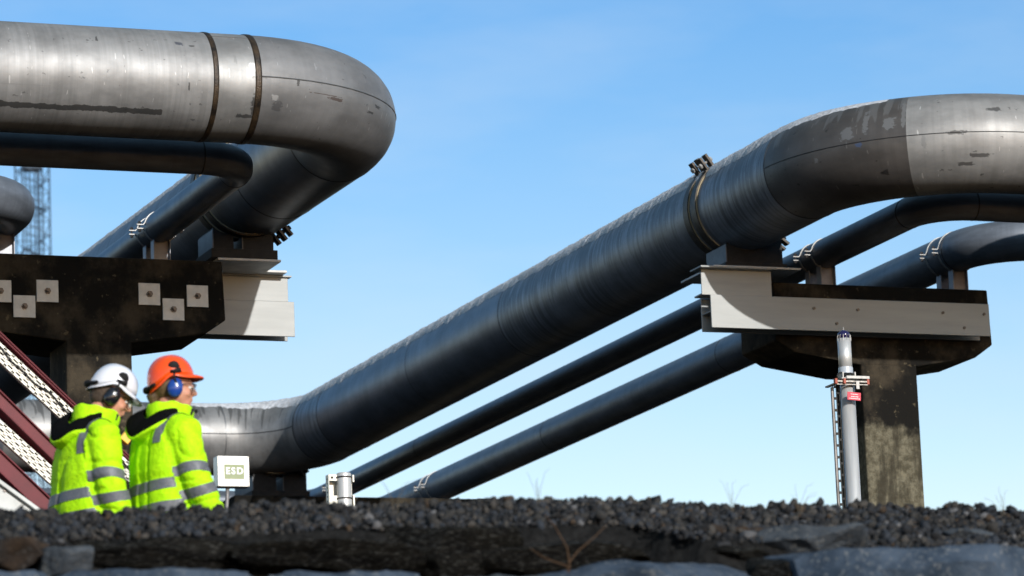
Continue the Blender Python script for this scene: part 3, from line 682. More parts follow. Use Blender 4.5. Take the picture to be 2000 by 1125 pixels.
SKIN = mat('skin', (.46, .21, .135), .5, 0, 14, 0, (.56, .27, .18), spec=.35); SKIN.node_tree.nodes['Principled BSDF'].inputs['Subsurface Weight'].default_value = .08
SKIN.node_tree.nodes['Principled BSDF'].inputs['Subsurface Scale'].default_value = .01
H_OR = mat('orange_shell', (.86, .085, .008), .22, 0, coat=.6, noise_s=5, col2=(.80, .07, .006), bump=.03, bscale=30)
H_WH = mat('white_shell', (.72, .73, .78), .25, 0, coat=.5, noise_s=6, col2=(.66, .68, .74), bump=.03, bscale=30)
CUPB = mat('blue_cup', (.012, .05, .26), .25, 0, coat=.4); CUPK = mat('black_cup', (.01, .01, .014), .2, 0, coat=.5)
RUB = mat('black_rubber', (.010, .010, .011), .7, 0, spec=.2)
BLOND = mat('blond_hair', (.13, .08, .03), .6, 0, 60, 0, (.06, .035, .015), stretch=(1, 1, .15), bump=.5, bscale=120)
BROWN = mat('brown_hair', (.035, .022, .014), .7, 0, 90, 0, (.08, .05, .03), bump=.6, bscale=160)
GLASS = mat('lens_clear', (.9, .93, .95), .05); gp = GLASS.node_tree.nodes['Principled BSDF']; gp.inputs['Transmission Weight'].default_value = .95; gp.inputs['IOR'].default_value = 1.05
gp.inputs['Specular IOR Level'].default_value = 1.0
TROU = mat('navy_trousers', (.012, .016, .03), .85, 0, 30, 0, (.02, .025, .045), bump=.3); BOOT = mat('boot_leather', (.012, .010, .009), .6)
EYE = mat('eye_white', (.7, .68, .66), .2); PUP = mat('iris', (.03, .035, .05), .1)

def profile_torso(lean, yo=0):
    #   z,   half depth, half width, centre x
    rows = [(.80, .150, .235, -.010), (.86, .165, .250, -.012), (.95, .165, .252, -.012), (1.05, .162, .248, -.01), (1.16, .163, .248, -.005), (1.27, .166, .252, .0), (1.36, .155, .250, .0),
            (1.425, .132, .225, -.004), (1.465, .104, .175, -.008), (1.495, .080, .115, -.006), (1.515, .07, .09, .0)]
    return rows
def lean_pt(p, lean):
    """bend the upper body forward about the hips"""
    z = max(0, p.z-.95); a = lean*min(1, z/.5); s = math.sin(a)*z; return Vector((p.x+s, p.y, p.z-z*(1-math.cos(a))))

def build_person(loc, rz, hs, lean, head_yaw, head_pitch, label, arms, shell, cup, hairm, glasses, ponytail, headfwd, seed, scale=1.0, hoodp=None):
    par = empty('person', loc, label, 'person', None, rz); par.scale = (scale,)*3
    # ---- head frame
    neck = lean_pt(Vector((-.005, 0, 1.50)), lean)+Vector((headfwd*.35, 0, 0))
    HM = Matrix.Rotation(head_yaw, 3, 'Z') @ Matrix.Rotation(head_pitch, 3, 'Y')
    hc = neck + Vector((headfwd*.65+.012, 0, .05)) + HM @ Vector((.012, 0, .095))      # centre of the skull at ear level
    def H(x, y, z): return hc+HM @ Vector((x, y, z))
    # ---- body: one continuous skin
    mb = MB()
    mb.ell(H(-.008, 0, .035), (.098, .076, .088), HM); mb.ell(H(.035, 0, -.015), (.062, .062, .085), HM)       # skull, face
    mb.ell(H(.052, 0, -.068), (.042, .045, .038), HM); mb.ell(H(.078, 0, -.088), (.020, .024, .017), HM)       # jaw, chin
    mb.limb([H(.088, 0, .028), H(.104, 0, .0), H(.116, 0, -.014)], [.009, .0115, .0125], 10); mb.ell(H(.106, 0, -.020), (.012, .017, .009), HM)
    mb.ell(H(.093, 0, -.045), (.012, .022, .0065), HM); mb.ell(H(.090, 0, -.057), (.012, .020, .007), HM)      # lips
    mb.ell(H(.080, 0, .040), (.018, .048, .011), HM)                                                          # brow
    for s in (-1, 1):
        mb.ell(H(.066, s*.036, -.022), (.024, .022, .022), HM); mb.ell(H(-.012, s*.078, -.004), (.020, .008, .032), HM)   # cheek, ear
    mb.limb([lean_pt(Vector((-.015, 0, 1.40)), lean), neck, H(-.015, 0, -.03)], [.07, .058, .056])
    T = [(lean_pt(Vector((cx, 0, z)), lean), a-.03, b-.035) for z, a, b, cx in profile_torso(lean)]
    mb.loft([[c+Vector((a*math.cos(2*math.pi*j/28), b*math.sin(2*math.pi*j/28), 0)) for j in range(28)] for c, a, b in T])
    for s in (-1, 1):
        mb.limb([Vector((-.01, s*.085, .92)), Vector((.012, s*.10, .50)), Vector((-.02, s*.105, .09))], [.098, .062, .042]); mb.limb([Vector((-.03, s*.105, .05)), Vector((.14, s*.12, .04))], [.042, .034])
    hands = []
    for s, (sh, el, wr) in zip((-1, 1), arms):
        sh, el, wr = (Vector(q) for q in (sh, el, wr)); sh = lean_pt(sh, lean); el = lean_pt(el, lean*.9); wr = lean_pt(wr, lean*.8)
        mb.limb([sh, el, wr], [.058, .043, .030]); hands.append((s, sh, el, wr))
        d = (wr-el).normalized(); side = Vector((d.x*0, 0, 0)); fw = Vector((1, 0, 0)); fw = (fw-d*fw.dot(d)).normalized(); pn = d.cross(fw)
        pc = wr+d*.055; M = Matrix((d, fw, pn)).transposed(); mb.ell(pc, (.055, .042, .017), M)
        for q, L in enumerate((.078, .086, .080, .062)):
            b = wr+d*.090+fw*(.030-q*.020); curl = pn*(-s)*(-1)
            mb.limb([b, b+d*L*.42+curl*.008, b+d*L*.72+curl*.026, b+d*L*.85+curl*.045], [.0092, .0086, .0080, .0072], 8)
        b = wr+d*.03+fw*.036; mb.limb([b, b+fw*.022+d*.03, b+fw*.026+d*.062], [.012, .010, .0085], 8)
    body = link('body', remesh(mb, .0062, 2), SKIN, par)
    # ---- trousers, boots
    mb = MB()
    mb.limb([Vector((0, 0, .92)), Vector((0, 0, .84))], [.15, .16], 20)
    for s in (-1, 1): mb.limb([Vector((-.01, s*.088, .88)), Vector((.012, s*.10, .50)), Vector((-.02, s*.105, .13))], [.118, .085, .078], 20)
    link('trousers', remesh(mb, .014, 2), TROU, par)
    for s in (-1, 1):
        mb = MB(); mb.limb([Vector((-.03, s*.105, .20)), Vector((-.03, s*.107, .08))], [.062, .062], 16); mb.limb([Vector((-.04, s*.107, .055)), Vector((.06, s*.113, .05)), Vector((.16, s*.12, .045))], [.055, .052, .045], 16)
        link('boot', remesh(mb, .009, 2), BOOT, par)
    # ---- jacket
    mb = MB(); mb.loft([[c+Vector((a*abs(math.cos(t))**.85*math.copysign(1, math.cos(t)), b*abs(math.sin(t))**.85*math.copysign(1, math.sin(t)), 0)) for t in [2*math.pi*j/40 for j in range(40)]] for c, a, b in [(c, a+.03, b+.035) for c, a, b in T]])
    arms2 = []
    for s, sh, el, wr in hands:
        mb.limb([sh+Vector((0, -s*.05, .0)), sh+Vector((0, 0, -.01)), (sh+el)/2, el, (el+wr)/2, wr], [.086, .093, .085, .080, .075, .068], 22); arms2.append((sh, el, wr))
    me = remesh(mb, .008, 4)
    # cloth folds
    zs = [v.co.copy() for v in me.vertices]; nr = [v.normal.copy() for v in me.vertices]
    def arm_param(p):
        best = (9, 0, 0)
        for k, (a, b, c) in enumerate(arms2):
            acc = 0
            for u, w in ((a, b), (b, c)):
                d = w-u; t = max(0, min(1, (p-u).dot(d)/d.length_squared)); q = (p-(u+d*t)).length
                if q < best[0]: best = (q, k, acc+t*d.length)
                acc += d.length
        return best
    for i, v in enumerate(me.vertices):
        p = zs[i]; q, k, al = arm_param(p); off = Vector((seed*3.1, k*5, 0))
        w1 = noise.noise(p*4+off); 
        def crease(x, y, z, sh): return (1-min(1, abs(noise.noise(Vector((p.x*x, p.y*y, p.z*z))+off*sh))*5))**1.6
        if q < .115:
            ph = math.atan2(p.y-arms2[k][0].y, p.x-arms2[k][0].x-(arms2[k][0].z-p.z)*.2)
            f = .0025*math.sin(al*58+2.5*ph+6*w1)*(.3+max(0, w1)*1.6)+.006*w1-.010*crease(3.5, 3.5, 8, 1.3)-.0025*crease(11, 11, 22, 2.1)
        else:
            f = .013*noise.noise(Vector((p.x*7, p.y*7, p.z*1.3))+off)+.004*w1-.012*crease(4.5, 4.5, 1.1, 1.1)-.0035*crease(3, 3, 7, 1.7)-.0015*crease(14, 14, 9, 2.3)
            f += .003*math.sin((p.z-1.0)*34)*(1 if p.z < 1.2 else 0)
        v.co = p+nr[i]*f
    jk = link('jacket', me, HV, par)
    # ---- reflective tape: strips cut out of the jacket surface
    def strip(name, cuts, keep, off=.0035):
        bm = bmesh.new(); bm.from_mesh(me)
        bmesh.ops.delete(bm, geom=[f for f in bm.faces if not keep(f.calc_center_median())], context='FACES')
        for co, no in cuts:
            bmesh.ops.bisect_plane(bm, geom=bm.verts[:]+bm.edges[:]+bm.faces[:], plane_co=co, plane_no=no, clear_outer=True)
        bm.normal_update()
        for v in bm.verts: v.co = v.co+v.normal*off
        m2 = bpy.data.meshes.new(name); bm.to_mesh(m2); bm.free()
        if len(m2.polygons): link(name, m2, REFL, par)
    isarm = lambda p, k=None: (lambda b: b[0] < .112 and (k is None or b[1] == k) and b[2] > .04)(arm_param(p))
    tilt = Vector((hs.get('tilt', .0), 0, 1)).normalized()
    for z, w in hs['torso']:
        c = Vector((0, 0, z)); strip('reflective_band', [(c+tilt*w/2, tilt), (c-tilt*w/2, -tilt)], lambda p: not isarm(p) and abs(p.z-z) < w+.12)
    for k in (0, 1):
        a, b, c = arms2[k]; L1 = (b-a).length
        for s0, w in hs['arm']:
            if s0 < L1: d = (b-a).normalized(); q = a+d*s0
            else: d = (c-b).normalized(); q = b+d*(s0-L1)
            d2 = (d+Vector((-.15, 0, 0))).normalized()
            strip('reflective_band', [(q+d2*w/2, d2), (q-d2*w/2, -d2)], lambda p, k=k, s0=s0: isarm(p, k) and abs(arm_param(p)[2]-s0) < .16)
    # braces over the shoulders
    for sy in (-1, 1):
        no = Vector((0, 1, 0)); y0 = sy*.172
        strip('reflective_band', [(Vector((0, y0+.024, 0)), no), (Vector((0, y0-.024, 0)), -no), (Vector((0, 0, hs.get('brace', 1.30))), Vector((0, 0, -1)))], lambda p: p.z > 1.2 and abs(p.y-y0) < .06, .0045)
    # ---- stand-up collar
    mb = MB(); out = []; n = 40; base = lean_pt(Vector((.005, 0, 1.470)), lean)
    for lay, (dr, dz) in enumerate(((0, 0), (.012, .035), (.014, .075), (.006, .10), (-.006, .098), (-.008, .03))):
        ring_ = []
        for j in range(n):
            t = 2*math.pi*j/n; fx = math.cos(t)
            rx = .098+dr+ (.035 if fx > 0 else .0)*fx; ry = .098+dr
            up = dz*(1.0 + hs.get('col_back', .0)*(-fx if fx < 0 else 0)) - .02*max(0, fx)
            p = base+Vector((rx*math.cos(t)+headfwd*.9*(dz/.1)*.5, ry*math.sin(t), up+.004*math.sin(t*7+seed)))
            ring_.append(p)
        out.append(ring_)
    mb.loft(out, cap=False); col = mb.build('collar', HV, par, smooth=True)
    s_ = col.modifiers.new('sub', 'SUBSURF'); s_.levels = 1; s_.render_levels = 1
    mb = MB(); tg_ = base+Vector((.112, -.072, .05)); mb.box(tg_, (.014, .012, .034), Matrix.Rotation(R_(25), 3, 'Y')); mb.ell(base+Vector((.155, -.035, .062)), (.010, .010, .012)); mb.build('collar_toggle', RUB, par)
    # ---- hood lying on the back: yellow outside, black lining
    hx, hz = hoodp or (0, 0)
    def hood_ring(f, inset):
        """f 0 rim .. 1 bottom of the pouch"""
        ring_ = []
        for j in range(48):
            t = 2*math.pi*j/48; fx, fy = math.cos(t), math.sin(t)
            rx, ry = .128, .165
            c = base+Vector((-.082+hx, 0, .012+hz))
            slope_ = (fx*rx)*.62                                   # rim drops towards the back
            w = math.cos(f*math.pi/2)**.75 if f < 1 else 0
            puff = 1+.10*math.sin(min(1, f*2.2)*math.pi)
            bump_ = .010*noise.noise(Vector((fx*2, fy*2, f*3+seed)))+.006*math.sin(t*9+seed)*f
            r_ = w*puff-inset
            p = c+Vector((fx*rx*r_-f*.0, fy*ry*r_, slope_*(1-f*.55)-f*.125+fy*(.055 if fy > 0 else .030)*(1-f)+.012*math.sin(3*t+seed)*(1-f)+bump_))
            ring_.append(p)
        return ring_
    mb = MB(); mb.loft([hood_ring(f, 0) for f in (0, .08, .2, .35, .5, .65, .8, .92, .985)], cap=True); mb.build('hood', HV, par, smooth=True)
    def lin(r_, up):
        o = hood_ring(0, 0); c = sum(o, Vector())/48; top = base+Vector((-.02, 0, .07)); k = (1-r_)
        return [c.lerp(q, r_)*(1-k*.5)+(top+(q-c)*r_)*(k*.5)+Vector((0, 0, up)) for q in o]
    mb = MB(); mb.loft([lin(1.02, -.004), lin(1.02, .012), lin(.94, .022), lin(.8, .030), lin(.62, .036), lin(.45, .03)], cap=False); mb.build('hood_lining', LIN, par, smooth=True)
    # ---- hair
    mb = MB(); mb.ell(H(-.022, 0, .012), (.094, .082, .085), HM)
    if ponytail: mb.limb([H(-.09, 0, -.005), H(-.105, 0, -.045), H(-.095, 0, -.085)], [.034, .036, .022])
    else: mb.ell(H(-.035, 0, -.02), (.072, .070, .055), HM)
    link('hair', remesh(mb, .007, 2), hairm, par)
    # ---- hard hat
    HP = Matrix.Rotation(head_yaw, 3, 'Z') @ Matrix.Rotation(head_pitch+R_(hs['hat'][0]), 3, 'Y')
    def G(x, y, z): return hc+HM @ Vector((hs['hat'][1], 0, hs['hat'][2]))+HP @ Vector((x, y, z))
    rx, ry, rz_ = .128, .108, hs['dome']; rings = []; inner = []
    def rim(t):   # rim height and reach by angle, 0 = front
        fx = math.cos(t); side = math.sin(t)**2
        z = .012-.042*max(0, -fx)**1.2 + .020*side*math.exp(-((fx-.0)/.45)**2)
        return z
    N = 56
    for k in range(11):
        e = k/10*math.pi/2; ring_ = []
        for j in range(N):
            t = 2*math.pi*j/N; c, s = math.cos(t), math.sin(t); z0 = rim(t)
            rr2 = math.cos(e)**.82; zz = z0*(1-math.sin(e))+rz_*math.sin(e)**.95
            ridge = .0045*math.exp(-(s/.18)**2)*math.sin(e*2)
            ring_.append(G((rx+ridge)*c*rr2*(1.0 if c < 0 else .97), ry*s*rr2, zz+ (.006*math.exp(-(s*ry/.022)**2)*math.sin(e)**2)))
        rings.append(ring_)
    mb = MB(); mb.loft(rings[:-1]+[[rings[-1][0]]*0 or [q for q in rings[-1]]], cap=True)
    # brim: flared lip all round, long at the front
    lip = []
    for d_, dz in ((0, 0), (.5, -.004), (1, -.010), (1, -.014), (.5, -.010), (-.1, -.006)):
        ring_ = []
        for j in range(N):
            t = 2*math.pi*j/N; c, s = math.cos(t), math.sin(t)
            reach = .005+.042*max(0, c)**2.2*(1-.25*s*s); z0 = rim(t)
            ring_.append(G((rx*.97 if c > 0 else rx)*c+c*reach*d_, ry*s+s*reach*d_*.8, z0+dz*(1+1.2*max(0, c))))
        lip.append(ring_)
    mb.loft(lip, cap=False); hat = mb.build('hard_hat', shell, par, smooth=True)
    # slot cover and vents
    for s in (-1, 1):
        mb = MB(); M = HP @ Matrix.Rotation(s*R_(-20), 3, 'X'); mb.ell(G(.020, s*ry*.86, .062), (.032, .013, .036), M, 16, 10); mb.box(G(.024, s*ry*.955, .040), (.058, .016, .022), M); mb.build('slot_cover', RUB, hat, smooth=True)
    mb = MB(); mb.ell(G(-.135, 0, -.012), (.022, .05, .020), HP, 14, 8); mb.limb([G(-.10, -.085, -.004), G(-.142, -.03, -.016), G(-.142, .03, -.016), G(-.10, .085, -.004)], [.010]*4, 8); mb.build('hat_harness', RUB, par, smooth=True)
    # ear muffs
    for s in (-1, 1):
        ce = H(.002, s*.094, -.004); M = HM @ Matrix.Rotation(R_(hs.get('cup', 8)), 3, 'Y')
        t_ = MB(); t_.ell(ce, (.041, .028, .052), M, 22, 14); c_ = t_.build('ear_muff', cup, par, smooth=True)
        t_ = MB(); t_.ell(ce+HM @ Vector((0, -s*.014, 0)), (.042, .016, .053), M, 22, 12); t_.build('muff_cushion', RUB, c_, smooth=True)
        t_ = MB(); t_.tube([G(.014, s*ry*.99, .030), G(.008, s*(ry+.012), .010), ce+HM @ Vector((.004, s*.022, .018))], [.006, .005, .006], 8); t_.build('muff_arm', RUB, c_, smooth=True)
        t_ = MB(); t_.box(ce+HM @ Vector((.004, s*.0255, .008)), (.020, .002, .006), M); t_.box(ce+HM @ Vector((.004, s*.0262, .018)), (.012, .002, .007), M); t_.build('print', M_white, c_)
        t_ = MB(); t_.ell(H(.082, s*.031, .012), (.012, .014, .010), HM, 12, 8); t_.build('eye', EYE, par, smooth=True)
        t_ = MB(); t_.ell(H(.0915, s*.031, .012), (.004, .006, .006), HM, 10, 6); t_.build('iris', PUP, par, smooth=True)
    # safety glasses
    t_ = MB()
    for s in (-1, 1): t_.tube([H(.098, s*.056, .026), H(.05, s*.074, .024), H(-.01, s*.080, .018)], .0028, 6)
    t_.tube([H(.098, -.056, .028), H(.114, -.028, .030), H(.119, 0, .029), H(.114, .028, .030), H(.098, .056, .028)], .0025, 6); t_.build('glasses_frame', CUPK, par, smooth=True)
    t_ = MB(); rr = []
    for zz in (.028, .012, -.004, -.014): rr.append([H(.118-.55*abs(y)**1.6*8*.12-.0 , y, zz) + HM @ Vector((-(y/.056)**2*.018, 0, 0)) for y in np.linspace(-.056, .056, 17)])
    t_.loft(rr, cap=False, close=False); t_.build('glasses_lens', GLASS, par, smooth=True)
    return par

o_ = at(330, 985, 20.0)
build_person(Vector((o_.x-.015, 20.0, 0)), R_(8), dict(torso=((1.125, .055), (1.005, .055)), arm=((.235, .052), (.345, .052)), hat=(-16, -.012, .038), dome=.142, tilt=-.12, brace=1.33),
    R_(1), R_(-20), R_(4), 'worker in yellow hi-vis jacket, orange hard hat and blue ear muffs, looking right',
    (((0, -.222, 1.405), (.05, -.278, 1.13), (.16, -.27, .90)), ((0, .215, 1.40), (.02, .27, 1.12), (.13, .25, .88))), H_OR, CUPB, BLOND, True, True, .02, 1, .985)
o_ = at(178, 985, 20.2)
build_person(Vector((o_.x-.03, 20.2, 0)), R_(8), dict(torso=((1.10, .055), (.985, .055)), arm=((.24, .052), (.35, .052)), hat=(-4, -.004, .040), dome=.142, tilt=-.1, brace=1.30, col_back=.25),
    R_(4), R_(-16), R_(26), 'worker in yellow hi-vis jacket, white hard hat and black ear muffs, head bowed',
    (((-.01, -.218, 1.405), (.02, -.268, 1.13), (.10, -.26, .90)), ((0, .215, 1.40), (.02, .27, 1.12), (.13, .25, .88))), H_WH, CUPK, BROWN, True, False, .05, 2, .985)
# ------------------------------------------------------------------ ground and gravel bank
crest_px = [(-400, 1000), (0, 992), (60, 993), (120, 1000), (250, 993), (430, 988), (500, 982), (560, 977), (690, 984), (850, 980), (1000, 973), (1200, 973), (1300, 978), (1480, 988), (1600, 984), (1800, 990), (1850, 984), (1930, 990), (2000, 999), (2400, 1010)]
YC = 16.8
cx_ = np.array([at(a, b, YC).x for a, b in crest_px]); cz_ = np.array([at(a, b, YC).z for a, b in crest_px])-.022
sx0 = np.array([at(a, 1050, 15.8).x for a in (-300, 0, 140, 200, 1270, 1340, 2000, 2400)]); sy0 = np.array([15.85, 15.85, 15.9, 16.08, 16.08, 15.6, 15.55, 15.5])
def terrain(x, y):
    x = np.asarray(x, float); y = np.asarray(y, float); c = np.interp(x, cx_, cz_)
    ystep = np.interp(x, sx0, sy0); front = c-(YC-y)*.287-.24*np.clip((ystep-y)/.10, 0, 1)-.35*np.clip(15.0-y, 0, 3)*.9
    front = np.where(y < 12, np.maximum(front, -3.75+0*x), np.maximum(front, -3.75))
    top = c-.02*np.clip(y-YC, 0, .5)
    back = c*(1-np.clip((y-17.3)/1.1, 0, 1)); s = np.where(y < YC, front, np.where(y < 17.3, top, back))
    far = np.clip((np.abs(x-6.5)-9)/20, 0, 1); return s+0*far
xs = np.concatenate([np.linspace(-3000, -60, 12), np.linspace(-50, -3, 16), np.linspace(-2, 16, 240), np.linspace(17, 60, 16), np.linspace(80, 3000, 12)])
ys = np.concatenate([np.linspace(-400, -10, 8), np.linspace(-8, 13, 24), np.linspace(13.2, 19, 140), np.linspace(19.5, 70, 20), np.linspace(90, 6000, 14)])
XX, YY = np.meshgrid(xs, ys); ZZ = terrain(XX, YY)
nz = np.array([noise.noise(Vector((a*1.7, b*1.7, 0)))*.03+noise.noise(Vector((a*9, b*9, 4)))*.010 for a, b in zip(XX.ravel(), YY.ravel())]).reshape(XX.shape)
ZZ = ZZ+np.where((YY > 13) & (YY < 18.2), nz*.6, nz*.3)-np.where(YY > 18.4, .01, 0)
mb = MB(); nx = len(xs); mb.v = [tuple(q) for q in np.stack([XX.ravel(), YY.ravel(), ZZ.ravel()], 1)]
mb.f = [(i*nx+j, i*nx+j+1, (i+1)*nx+j+1, (i+1)*nx+j) for i in range(len(ys)-1) for j in range(nx-1)]
G0 = mat('ground_gravel', (.006, .006, .006), .95, 0, 30, 0, (.016, .016, .016), bump=.6, bscale=40, spec=.05)
g = mb.build('ground', G0, smooth=True); tag(g, kind='structure')

def island_mat(name, cols, rough=.85, bscale=60, bump=.5, nscale=20):
    T = NT(name); ge = T.n.new('ShaderNodeNewGeometry'); r = T.n.new('ShaderNodeValToRGB'); r.color_ramp.interpolation = 'CONSTANT'
    el = r.color_ramp.elements; el[0].color = (*cols[0][1], 1); el[1].position = cols[1][0]; el[1].color = (*cols[1][1], 1)
    for p, c in cols[2:]: e = el.new(p); e.color = (*c, 1)
    T.link(ge.outputs['Random Per Island'], r.inputs[0]); tcn = T.n.new('ShaderNodeTexCoord'); O = tcn.outputs['Object']
    nn = T.noise(O, (1, 1, 1), nscale, 5, .65); c = T.mix(T.step(nn, .35, .7), r.outputs[0], (.035, .035, .036)); c = T.mix(.5, r.outputs[0], c)
    T.link(c, T.p.inputs['Base Color']); T.p.inputs['Roughness'].default_value = rough; T.p.inputs['Specular IOR Level'].default_value = .12
    b = T.n.new('ShaderNodeBump'); b.inputs['Strength'].default_value = bump; b.inputs['Distance'].default_value = .006
    T.link(T.noise(O, (1, 1, 1), bscale, 5, .6), b.inputs['Height']); T.link(b.outputs[0], T.p.inputs['Normal']); return T.m
M_grav = island_mat('gravel_stones', [(0, (.018, .019, .022)), (.22, (.032, .031, .030)), (.42, (.012, .012, .013)), (.62, (.028, .033, .042)), (.80, (.055, .050, .045)), (.93, (.05, .034, .022)), (.972, (.11, .11, .115))])
def hull(n, seed):
    r = random.Random(seed); bm = bmesh.new()
    for _ in range(n):
        v = Vector((r.gauss(0, 1), r.gauss(0, 1), r.gauss(0, 1))).normalized(); bm.verts.new(Vector((v.x, v.y*.8, v.z*.65))*r.uniform(.85, 1.1))
    q = bmesh.ops.convex_hull(bm, input=bm.verts); bmesh.ops.delete(bm, geom=[e for e in q['geom_interior'] if isinstance(e, bmesh.types.BMVert)], context='VERTS')
    bm.verts.ensure_lookup_table(); bm.verts.index_update(); bmesh.ops.triangulate(bm, faces=bm.faces)
    V = np.array([v.co[:] for v in bm.verts]); Fc = np.array([[v.index for v in f.verts] for f in bm.faces]); bm.free(); return V, Fc
TPL = [hull(13, i) for i in range(10)]
def scatter(name, P, Sz, m, seed=1):
    rg = np.random.default_rng(seed); Vs = []; Fs = []; base = 0; kind = rg.integers(0, len(TPL), len(P))
    for t in range(len(TPL)):
        idx = np.where(kind == t)[0]
        if not len(idx): continue
        V, Fc = TPL[t]; n = len(idx); q = rg.normal(size=(n, 4)); q /= np.linalg.norm(q, axis=1)[:, None]; w, x, y, z = q.T
        Rm = np.stack([1-2*(y*y+z*z), 2*(x*y-z*w), 2*(x*z+y*w), 2*(x*y+z*w), 1-2*(x*x+z*z), 2*(y*z-x*w), 2*(x*z-y*w), 2*(y*z+x*w), 1-2*(x*x+y*y)], 1).reshape(n, 3, 3)
        vv = np.einsum('nij,vj->nvi', Rm, V)*Sz[idx][:, None, None]+P[idx][:, None, :]
        Vs.append(vv.reshape(-1, 3)); Fs.append((Fc[None]+(np.arange(n)*len(V))[:, None, None]+base).reshape(-1, 3)); base += n*len(V)
    V = np.concatenate(Vs); Fc = np.concatenate(Fs); me = bpy.data.meshes.new(name)
    me.vertices.add(len(V)); me.vertices.foreach_set('co', V.ravel()); me.loops.add(Fc.size); me.loops.foreach_set('vertex_index', Fc.ravel().astype(np.int32))
    me.polygons.add(len(Fc)); me.polygons.foreach_set('loop_start', np.arange(0, Fc.size, 3, dtype=np.int32)); me.update(calc_edges=True); me.materials.append(m)
    o = bpy.data.objects.new(name, me); S.collection.objects.link(o); return o
rg = np.random.default_rng(3)
n = 52000; px_ = rg.uniform(1.5, 12.5, n); py2 = np.where(rg.random(n) < .95, np.interp(px_, sx0, sy0)+(rg.random(n)**.9)*1.3, rg.uniform(14.2, 15.6, n))
sz = np.exp(rg.normal(math.log(.0112), .5, n)).clip(.004, .034); big_ = (rg.random(n) < .012) & (py2 < 16.2); sz = np.where(big_, sz*1.8, sz)
pz_ = terrain(px_, py2)+rg.uniform(-.3, .9, n)*sz
tag(scatter('gravel', np.stack([px_, py2, pz_], 1), sz, M_grav, 5), kind='stuff')
tag(bpy.data.objects['gravel'], 'loose grey crushed stones covering the top of the bank')

def rock_mat(name, c1, c2, c3, lay=0):
    T = NT(name); tcn = T.n.new('ShaderNodeTexCoord'); O = tcn.outputs['Object']
    a = T.noise(O, (1, 1, 1+lay), 5, 7, .65); b = T.noise(O, (1, 1, 1+2*lay), 32, 5, .7, (5, 0, 0))
    c = T.mix(T.step(a, .35, .65), c1, c2); c = T.mix(T.math('MULTIPLY', T.step(b, .54, .64), .8), c, c3)
    T.link(c, T.p.inputs['Base Color']); T.p.inputs['Roughness'].default_value = .9; T.p.inputs['Specular IOR Level'].default_value = .1
    bp = T.n.new('ShaderNodeBump'); bp.inputs['Strength'].default_value = .8; bp.inputs['Distance'].default_value = .02
    T.link(T.math('ADD', a, T.math('MULTIPLY', b, .5)), bp.inputs['Height']); T.link(bp.outputs[0], T.p.inputs['Normal']); return T.m
RK_BLUE = rock_mat('blue_slate', (.022, .034, .052), (.055, .075, .105), (.13, .14, .15))
RK_DARK = rock_mat('gap_shade_slate', (.002, .002, .002), (.007, .0065, .005), (.085, .085, .08), 4)  # near-black colour carries the shade of the gap under the gravel edge
RK_BROWN = rock_mat('brown_rock', (.014, .014, .015), (.038, .026, .018), (.06, .055, .05))
RK_GREY = rock_mat('grey_rock', (.03, .036, .044), (.065, .074, .085), (.12, .12, .115))
def rock(x0, x1, y0, y1, Y, dep, m, seed, name, label, planes=16, rotz=0, lay=0, lift=0):
    A = at(x0, y1, Y); B = at(x1, y0, Y); c = (A+B)/2; w = abs(B.x-A.x)/2; h = abs(B.z-A.z)/2; c.y += dep/2; c.z += lift
    bm = bmesh.new(); bmesh.ops.create_icosphere(bm, subdivisions=5, radius=1.0); r = random.Random(seed)
    pl = [(Vector((r.gauss(0, 1), r.gauss(0, 1), r.gauss(0, 1))).normalized(), r.uniform(.62, .92)) for _ in range(planes)]+[(Vector((r.uniform(-.08, .08), r.uniform(-.25, .0), 1)).normalized(), .62), (Vector((r.uniform(-.2, .2), -1, -.3)).normalized(), .66)]
    for v in bm.verts:
        p = v.co.normalized()
        rad = 1.25
        for nn, d in pl:
            k = p.dot(nn)
            if k > 0: rad = min(rad, d/k)
        q = Vector((p.x*rad*w*1.12, p.y*rad*dep/2*1.2, p.z*rad*h*1.5)); n3 = q*3+Vector((seed*7, 0, 0))
        if lay:
            q.z += .012*noise.noise(Vector((q.x*2, q.y*2, q.z*3+seed))); s_ = round((q.z+.3*q.x*.15)*lay)/lay; q += Vector((p.x, p.y, 0))*(.035*noise.noise(Vector((s_*37, seed, q.x*1.5))))
        q += p*(.035*noise.noise(n3)+.014*noise.noise(q*14)+.005*noise.noise(q*45)); v.co = q
    me = bpy.data.meshes.new(name); bm.to_mesh(me); bm.free(); me.materials.append(m); me.shade_smooth(); o = bpy.data.objects.new(name, me); S.collection.objects.link(o)
    md = o.modifiers.new('e', 'EDGE_SPLIT'); md.split_angle = R_(32)
    o.location = c; o.rotation_euler = (0, 0, rotz); return tag(o, label, 'rock', 'rocks in the bank')
